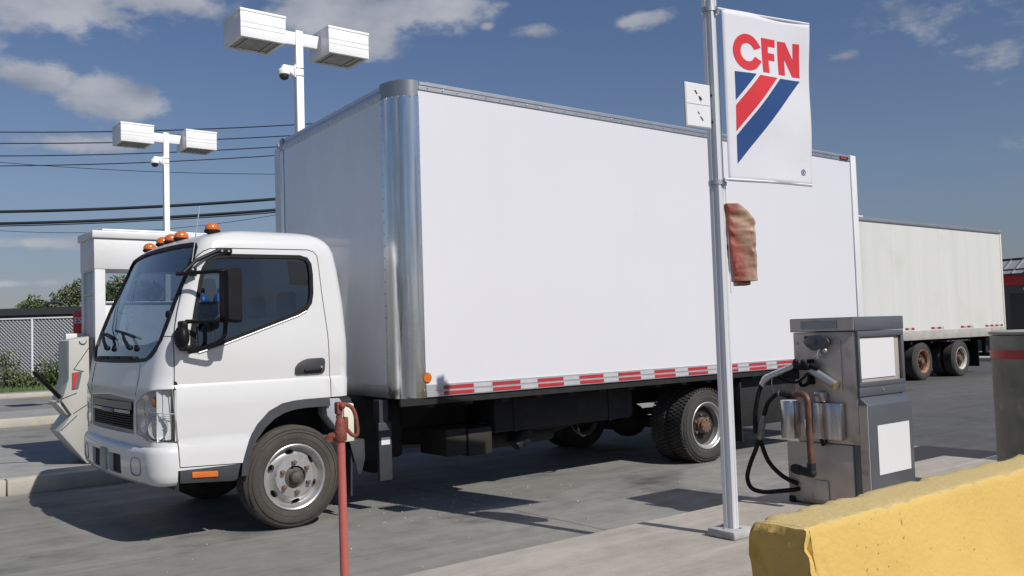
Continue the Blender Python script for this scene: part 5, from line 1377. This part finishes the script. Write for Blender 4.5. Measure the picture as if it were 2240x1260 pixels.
# grass
rng = random.Random(3)
V = []; Fc = []
for i in range(9000):
    t = rng.uniform(-7, 10); o_ = rng.uniform(-1.2, 4.2)
    p = F0+FD*t+FNn*o_
    if p.y < 23.95: continue
    h = rng.uniform(.05, .16)*(1.6 if o_ < .4 else 1); a = rng.uniform(0, 6.28); w = .012
    dx, dy = math.cos(a)*w, math.sin(a)*w; l = len(V)
    V += [(p.x-dx, p.y-dy, .115), (p.x+dx, p.y+dy, .115), (p.x+rng.uniform(-.06, .06), p.y+rng.uniform(-.06, .06), .12+h)]
    Fc.append((l, l+1, l+2))
me = bpy.data.meshes.new('grass'); me.from_pydata(V, [], Fc); me.materials.append(M_grass)
go = bpy.data.objects.new('grass', me); col.objects.link(go); tag(go, 'green grass strip between the far kerb and the fence', 'grass', kind='stuff')
def foliage(name, clumps, nleaf, size, m_, parent, seed=1):
    rg = random.Random(seed); V = []; Fc = []
    for (cx, cy, cz, rx, rz) in clumps:
        for i in range(nleaf):
            while True:
                u = Vector((rg.uniform(-1, 1), rg.uniform(-1, 1), rg.uniform(-1, 1)))
                if .25 < u.length < 1: break
            k = 1+.22*noise.noise(Vector((u.x*2.3+cx, u.y*2.3, u.z*2.3+cz)))*2
            c = Vector((cx+u.x*rx*k, cy+u.y*rx*k, cz+u.z*rz*k))
            n_ = Vector((rg.uniform(-1, 1), rg.uniform(-1, 1), rg.uniform(-.2, 1))).normalized()
            a = n_.orthogonal().normalized(); b = n_.cross(a); s = size*rg.uniform(.6, 1.4); ang = rg.uniform(0, 6.28)
            a, b = a*math.cos(ang)+b*math.sin(ang), b*math.cos(ang)-a*math.sin(ang)
            l = len(V); V += [tuple(c-a*s), tuple(c+b*s*.45), tuple(c+a*s), tuple(c-b*s*.45)]; Fc.append((l, l+1, l+2, l+3))
    me = bpy.data.meshes.new(name); me.from_pydata(V, [], Fc); me.materials.append(m_)
    o = bpy.data.objects.new(name, me); col.objects.link(o); o.parent = parent; o.location = -parent.location
    return o
def tree(base, h, clumps, label, m_, seed, nleaf=420, size=.16):
    root = tag(empty('tree', base), label, 'tree', 'trees beyond the shed')
    mb = MB(); bx_, by_, bz_ = base
    mb.tube([(bx_, by_, bz_), (bx_+.1, by_, bz_+h*.3), (bx_-.05, by_+.1, bz_+h*.62), (bx_+.05, by_, bz_+h*.9)], [.26, .20, .12, .05], seg=8)
    for (cx, cy, cz, rx, rz) in clumps: mb.tube([(bx_, by_, bz_+h*.38), ((bx_+cx)/2, (by_+cy)/2, bz_+h*.5), (cx, cy, cz)], [.10, .07, .03], seg=6)
    P(mb, 'trunk', M_bark, root, angle=60)
    foliage('crown', clumps, nleaf, size, m_, root, seed)
tree((7.02, 55.1, .12), 4.6, [(6.65, 55.4, 3.75, .55, .5), (7.05, 55.1, 4.0, .6, .62), (7.5, 54.8, 3.85, .5, .45), (7.0, 55.1, 3.2, .9, .6)], 'small round tree showing above the dark roof edge at the far left', M_leaf, 11, 420, .10)
tree((8.9, 53.9, .12), 5.5, [(8.25, 54.2, 4.3, .5, .55), (8.8, 53.8, 4.6, .6, .7), (9.2, 53.5, 4.9, .5, .6), (8.9, 53.8, 3.8, 1.0, .6), (9.5, 53.3, 4.3, .5, .6)], 'loose pale green tree just left of the kiosk column', M_leaf2, 12, 300, .10)
tree((11.2, 51.9, .12), 5.8, [(10.5, 52.4, 4.6, .7, .6), (11.2, 51.8, 4.9, .8, .8), (12.0, 51.2, 4.8, .8, .9), (12.7, 50.6, 4.6, .8, .7), (11.3, 51.8, 4.0, 1.6, .7)], 'dark dense tree seen through the kiosk window', M_leaf, 13, 420, .11)
def shrub(x, y, z, h, r_, label, seed, m_=None):
    root = tag(empty('shrub', (x, y, z)), label, 'shrub', 'shrubs along the fence foot')
    foliage('leaves', [(x, y, z+h*.45, r_, h*.5), (x+r_*.4, y-r_*.3, z+h*.25, r_*.8, h*.28)], 420, .055, m_ or M_leaf, root, seed)
    mb = MB()
    for k in range(5): mb.tube([(x, y, z), (x+random.uniform(-r_, r_)*.5, y+random.uniform(-r_, r_)*.5, z+h*.8)], .012, seg=4)
    P(mb, 'stems', M_bark, root)
shrub(1.30, 27.3, .12, 1.35, .50, 'tall weedy shrub against the fence at the left edge', 21, M_leaf2)
shrub(1.75, 26.9, .12, .45, .35, 'low weeds at the fence foot beside the tall shrub', 24, M_leaf2)
shrub(2.28, 26.6, .12, 1.0, .42, 'green shrub at the fence foot just right of the white post', 22)
shrub(2.75, 26.1, .12, 1.15, .45, 'bushier green shrub at the fence foot next to the dispenser', 23)

# ================================================================== cables and their poles
W0 = Vector((3.70, 44.6, 0)); WD = Vector((.787, -.617, 0)).normalized()
TL, TR = -24.0, 21.6
def cable(zl, zr, r_, label, k=.0022, grp=None, tend=TR, t0=0.0, tr=13.72, tstart=TL):
    pts = []
    for i in range(41):
        t = tstart+(tend-tstart)*i/40
        z = zl+(zr-zl)*(t-t0)/(tr-t0)+k*(t-t0)*(t-tr)
        p = W0+WD*t; pts.append((p.x, p.y, z))
    mb = MB(); mb.tube(pts, r_, seg=6)
    o = mb.build('power_cable', M_wire, None, angle=60); tag(o, label, 'cable', grp)
G = 'overhead cables behind the lamp posts'
cable(12.27, 12.15, .028, 'topmost thin overhead cable, level with the top of the far lamp heads', grp=G)
cable(11.70, 11.61, .028, 'second overhead cable from the top', grp=G)
cable(11.06, 11.085, .028, 'third overhead cable from the top, passing just under the far lamp heads', grp=G)
cable(10.557, 10.651, .026, 'fourth overhead cable from the top, crossing the far dome camera', grp=G)
cable(10.74, 9.715, .016, 'thin overhead cable that slopes down to the right', grp=G, k=.003)
cable(8.252, 8.46, .080, 'upper of the two thick black cables above the kiosk', grp=G)
cable(7.659, 7.912, .080, 'lower of the two thick black cables above the kiosk', grp=G)
cable(7.535, 7.79, .030, 'thin cable lashed just under the lower thick cable', grp=G)
cable(7.30, 7.66, .014, 'thinnest sagging cable under the thick black cables', grp=G, k=.0085)
for t, lab in ((TR, 'wooden utility pole hidden behind the truck box'), (TL, 'wooden utility pole beyond the left edge')):
    p = W0+WD*t; up = tag(empty('utility_pole', (p.x, p.y, 0)), lab, 'utility pole')
    mb = MB(); mb.cyl((p.x, p.y, -.03), (p.x, p.y, 12.75), .17, .12, seg=12); P(mb, 'pole', M_bark, up)
    mb = MB(); mb.box(p.x-1.1, p.x+1.1, p.y-.06, p.y+.06, 11.9, 12.05); P(mb, 'crossarm', M_bark, up)

# ================================================================== semi-trailer and shop at the right
tr = tag(empty('semi_trailer', (18, 5.5, 0)), 'long weathered white semi-trailer parked behind the box truck on the right', 'trailer')
ty = 4.6; tx0, tx1 = 9.5, 21.19; tz0, tz1 = 1.19, 3.72
M_tr = mat('weathered_trailer_skin', (.60, .60, .575), .5, c2=(.535, .54, .515), scale=1.0, streak=(2.2, 1, .10), thresh=(.35, .75), c3=(.53, .53, .48), scale3=1.2, t3=(.55, .8))
mb = MB(); mb.box(tx0, tx1-.06, ty+.03, ty+2.6, tz0-.15, tz1-.05); P(mb, 'body', M_tr, tr, angle=None)
x = tx0; 
while x < tx1-.1:
    w = min(1.22, tx1-.03-x); mb = MB(); mb.box(x+.001, x+w-.001, ty, ty+.029, tz0-.02, tz1-.07); P(mb, 'side_panel', M_tr, tr, angle=None); x += 1.22
mb = MB(); mb.box(tx0, tx1, ty-.03, ty+.03, tz1-.068, tz1, bev=.006); P(mb, 'top_rail', M_alu, tr)
mb = MB(); mb.box(tx0, tx1, ty+.02, ty+2.58, tz1+.002, tz1+.025); P(mb, 'roof_sheet', M_alu, tr)
mb = MB(); mb.box(tx0, tx1, ty-.02, ty+.02, .953, tz0-.022, bev=.006); P(mb, 'bottom_rail', mat('worn_rail', (.46, .45, .41), .6, .2, c2=(.34, .33, .30), scale=6), tr)
for ya_, yb_ in ((ty-.012, ty+.10), (ty+2.5, ty+2.61)):
    mb = MB(); mb.box(tx1-.055, tx1+.02, ya_, yb_, .95, tz1+.01, bev=.005); P(mb, 'rear_post', mat('rear_post', (.62, .58, .52), .6, c2=(.45, .33, .24), scale=5, thresh=(.55, .7)), tr)
mb = MB(); mb.box(tx1-.05, tx1+.01, ty+.105, ty+2.495, 1.0, tz1-.02); P(mb, 'rear_door', M_tr, tr)
mb = MB(); mb.box(tx0, tx1-.1, ty+.025, ty+2.58, .945, 1.035); P(mb, 'floor', M_under, tr)
mb = MB(); mb.box(14.55, 14.85, ty+.2, ty+.5, tz1+.026, tz1+.09, bev=.01); P(mb, 'roof_vent', M_white, tr)
def reds(x0, n, tot, last=False):
    x = x0; k = 0
    while x < x0+tot-.02:
        w = tot/n; mb = MB(); mb.box(x, x+w-.01, ty-.006, ty-.001, 1.195, 1.245); P(mb, 'red_tape' if k % 2 == 0 else 'silver_tape', M_red if k % 2 == 0 else M_silv, tr, angle=None); x += w; k += 1
reds(16.05, 3, .42); reds(17.25, 4, .62); reds(18.72, 4, .68); reds(20.05, 7, 1.0)
mb = MB(); mb.box(20.75, 20.88, ty-.03, ty+.0, .88, .94, bev=.005); P(mb, 'side_marker', M_amber, tr)
for k in range(12):
    mb = MB(); mb.box(tx0+.2+k*.95, tx0+.28+k*.95, ty+.05, ty+2.55, .86, .943); P(mb, 'crossmember', M_under, tr)
mb = MB()
for y in (ty+.75, ty+1.75): mb.box(15.9, 19.6, y, y+.08, .70, .85)
mb.box(16.0, 19.5, ty+.74, ty+1.84, .60, .70); mb.cyl((16.87, ty+.2, .44), (16.87, ty+2.4, .44), .07, seg=12); mb.cyl((18.72, ty+.2, .44), (18.72, ty+2.4, .44), .07, seg=12)
P(mb, 'axle_frame', M_under, tr, angle=50)
mb = MB(); mb.box(20.55, 20.72, ty+.25, ty+.35, .45, .93); mb.box(20.55, 20.72, ty+2.2, ty+2.3, .45, .93); mb.box(20.5, 20.75, ty+.15, ty+2.45, .42, .52); P(mb, 'under_ride_bar', M_under, tr)
mb = MB(); mb.box(19.62, 19.65, ty+.02, ty+.62, .20, .88); P(mb, 'mudflap', M_black, tr)
mb = MB(); mb.box(18.1, 19.2, ty+.06, ty+.5, .875, .90); P(mb, 'wheel_guard', M_alu, tr)
def twheel(x, rm, y=ty+.04, flip=False, lab=None):
    w_ = wheel(x, y, .444, 'trailer', M_rub2, rim_m=rm, Rr=.452, w=.26, rin=.27, flip=flip)
    w_.parent = tr; w_.location = Vector((x, y, .444))-tr.location
    if lab: w_['label'] = lab
M_rimr = mat('rust_brown_rim', (.36, .17, .08), .7, c2=(.22, .11, .06), scale=8, c3=(.45, .30, .18), scale3=14)
M_rimw = mat('worn_white_rim', (.55, .52, .46), .6, c2=(.38, .32, .26), scale=8)
twheel(16.87, M_rimr, lab='wheel with rusty brown rim'); twheel(18.74, M_rimw, lab='wheel with dusty white rim')
twheel(16.87, M_rimr, y=ty+.36); twheel(18.74, M_rimw, y=ty+.36)
twheel(16.87, M_rimr, y=ty+2.56, flip=True); twheel(18.74, M_rimw, y=ty+2.56, flip=True)
# ---- shop
shop = tag(empty('shop_building', (33, 5, .12)), 'dark grey building with a red band and ribbed metal roof at the far right', 'building')
M_sw = mat('shop_wall', (.085, .085, .088), .8, c2=(.07, .07, .075), scale=1)
mb = MB(); mb.box(33, 46, -6, 16, .12, 3.3); P(mb, 'wall', M_sw, shop, angle=None)
mb = MB(); mb.box(32.93, 46.05, -6.06, 16.06, 2.66, 3.08); P(mb, 'red_band', mat('shop_red', (.42, .02, .03), .45), shop, angle=None)
mb = MB(); mb.prism([(32.7, 3.085), (33.9, 3.70), (46.5, 3.70), (46.5, 3.085)], 1, -6.2, 16.2); rf = P(mb, 'roof', mat('ribbed_roof', (.30, .315, .325), .5, .2), shop, angle=None)
for k in range(50):
    y = -6.1+k*.45; mb = MB(); mb.box(-.02, 1.33, -.025, .025, 0, .05)
    bmesh.ops.transform(mb.bm, matrix=Matrix.Translation((32.72, y, 3.092)) @ Matrix.Rotation(-math.atan2(.615, 1.2), 4, 'Y'), verts=mb.bm.verts)
    P(mb, 'roof_rib', M_alu, rf, angle=None)
mb = MB(); mb.box(33.85, 46.5, -6.25, 16.25, 3.702, 3.76); P(mb, 'ridge_cap', M_roofd, rf)
mb = MB(); mb.box(32.6, 32.7, -6.2, 16.2, 3.03, 3.10); P(mb, 'gutter', M_roofd, shop)
for y in (8.6, 5.5): 
    mb = MB(); mb.box(32.86, 32.99, y, y+.28, 2.45, 2.55, bev=.01); P(mb, 'wall_light', M_alu, shop)
for a, b in ((7.2, 9.4), (3.5, 5.5)):
    mb = MB(); mb.box(32.955, 32.995, a, b, .13, 2.3, bev=.004); dd = P(mb, 'roller_door', mat('dark_door', (.035, .035, .038), .6), shop)
# slight litter of grit on the lane near the truck
rg = random.Random(5); mb = MB()
for i in range(130):
    x, y = (rg.gauss(.25, .55), rg.gauss(.35, .35)) if i < 80 else (rg.uniform(-4, 4), rg.uniform(-1.8, 1.2))
    if not (-1.8 < y < 3): continue
    s = rg.uniform(.003, .006); a = rg.uniform(0, 3)
    mb.box(x-s, x+s, y-s*.8, y+s*.8, .0, s*.9, rot=Matrix.Rotation(a, 3, 'Z'))
o = mb.build('grit', mat('pale_grit', (.46, .45, .42), .9), angle=None); tag(o, 'pale grit and gravel scattered on the lane beside the front wheel', 'gravel', kind='stuff')
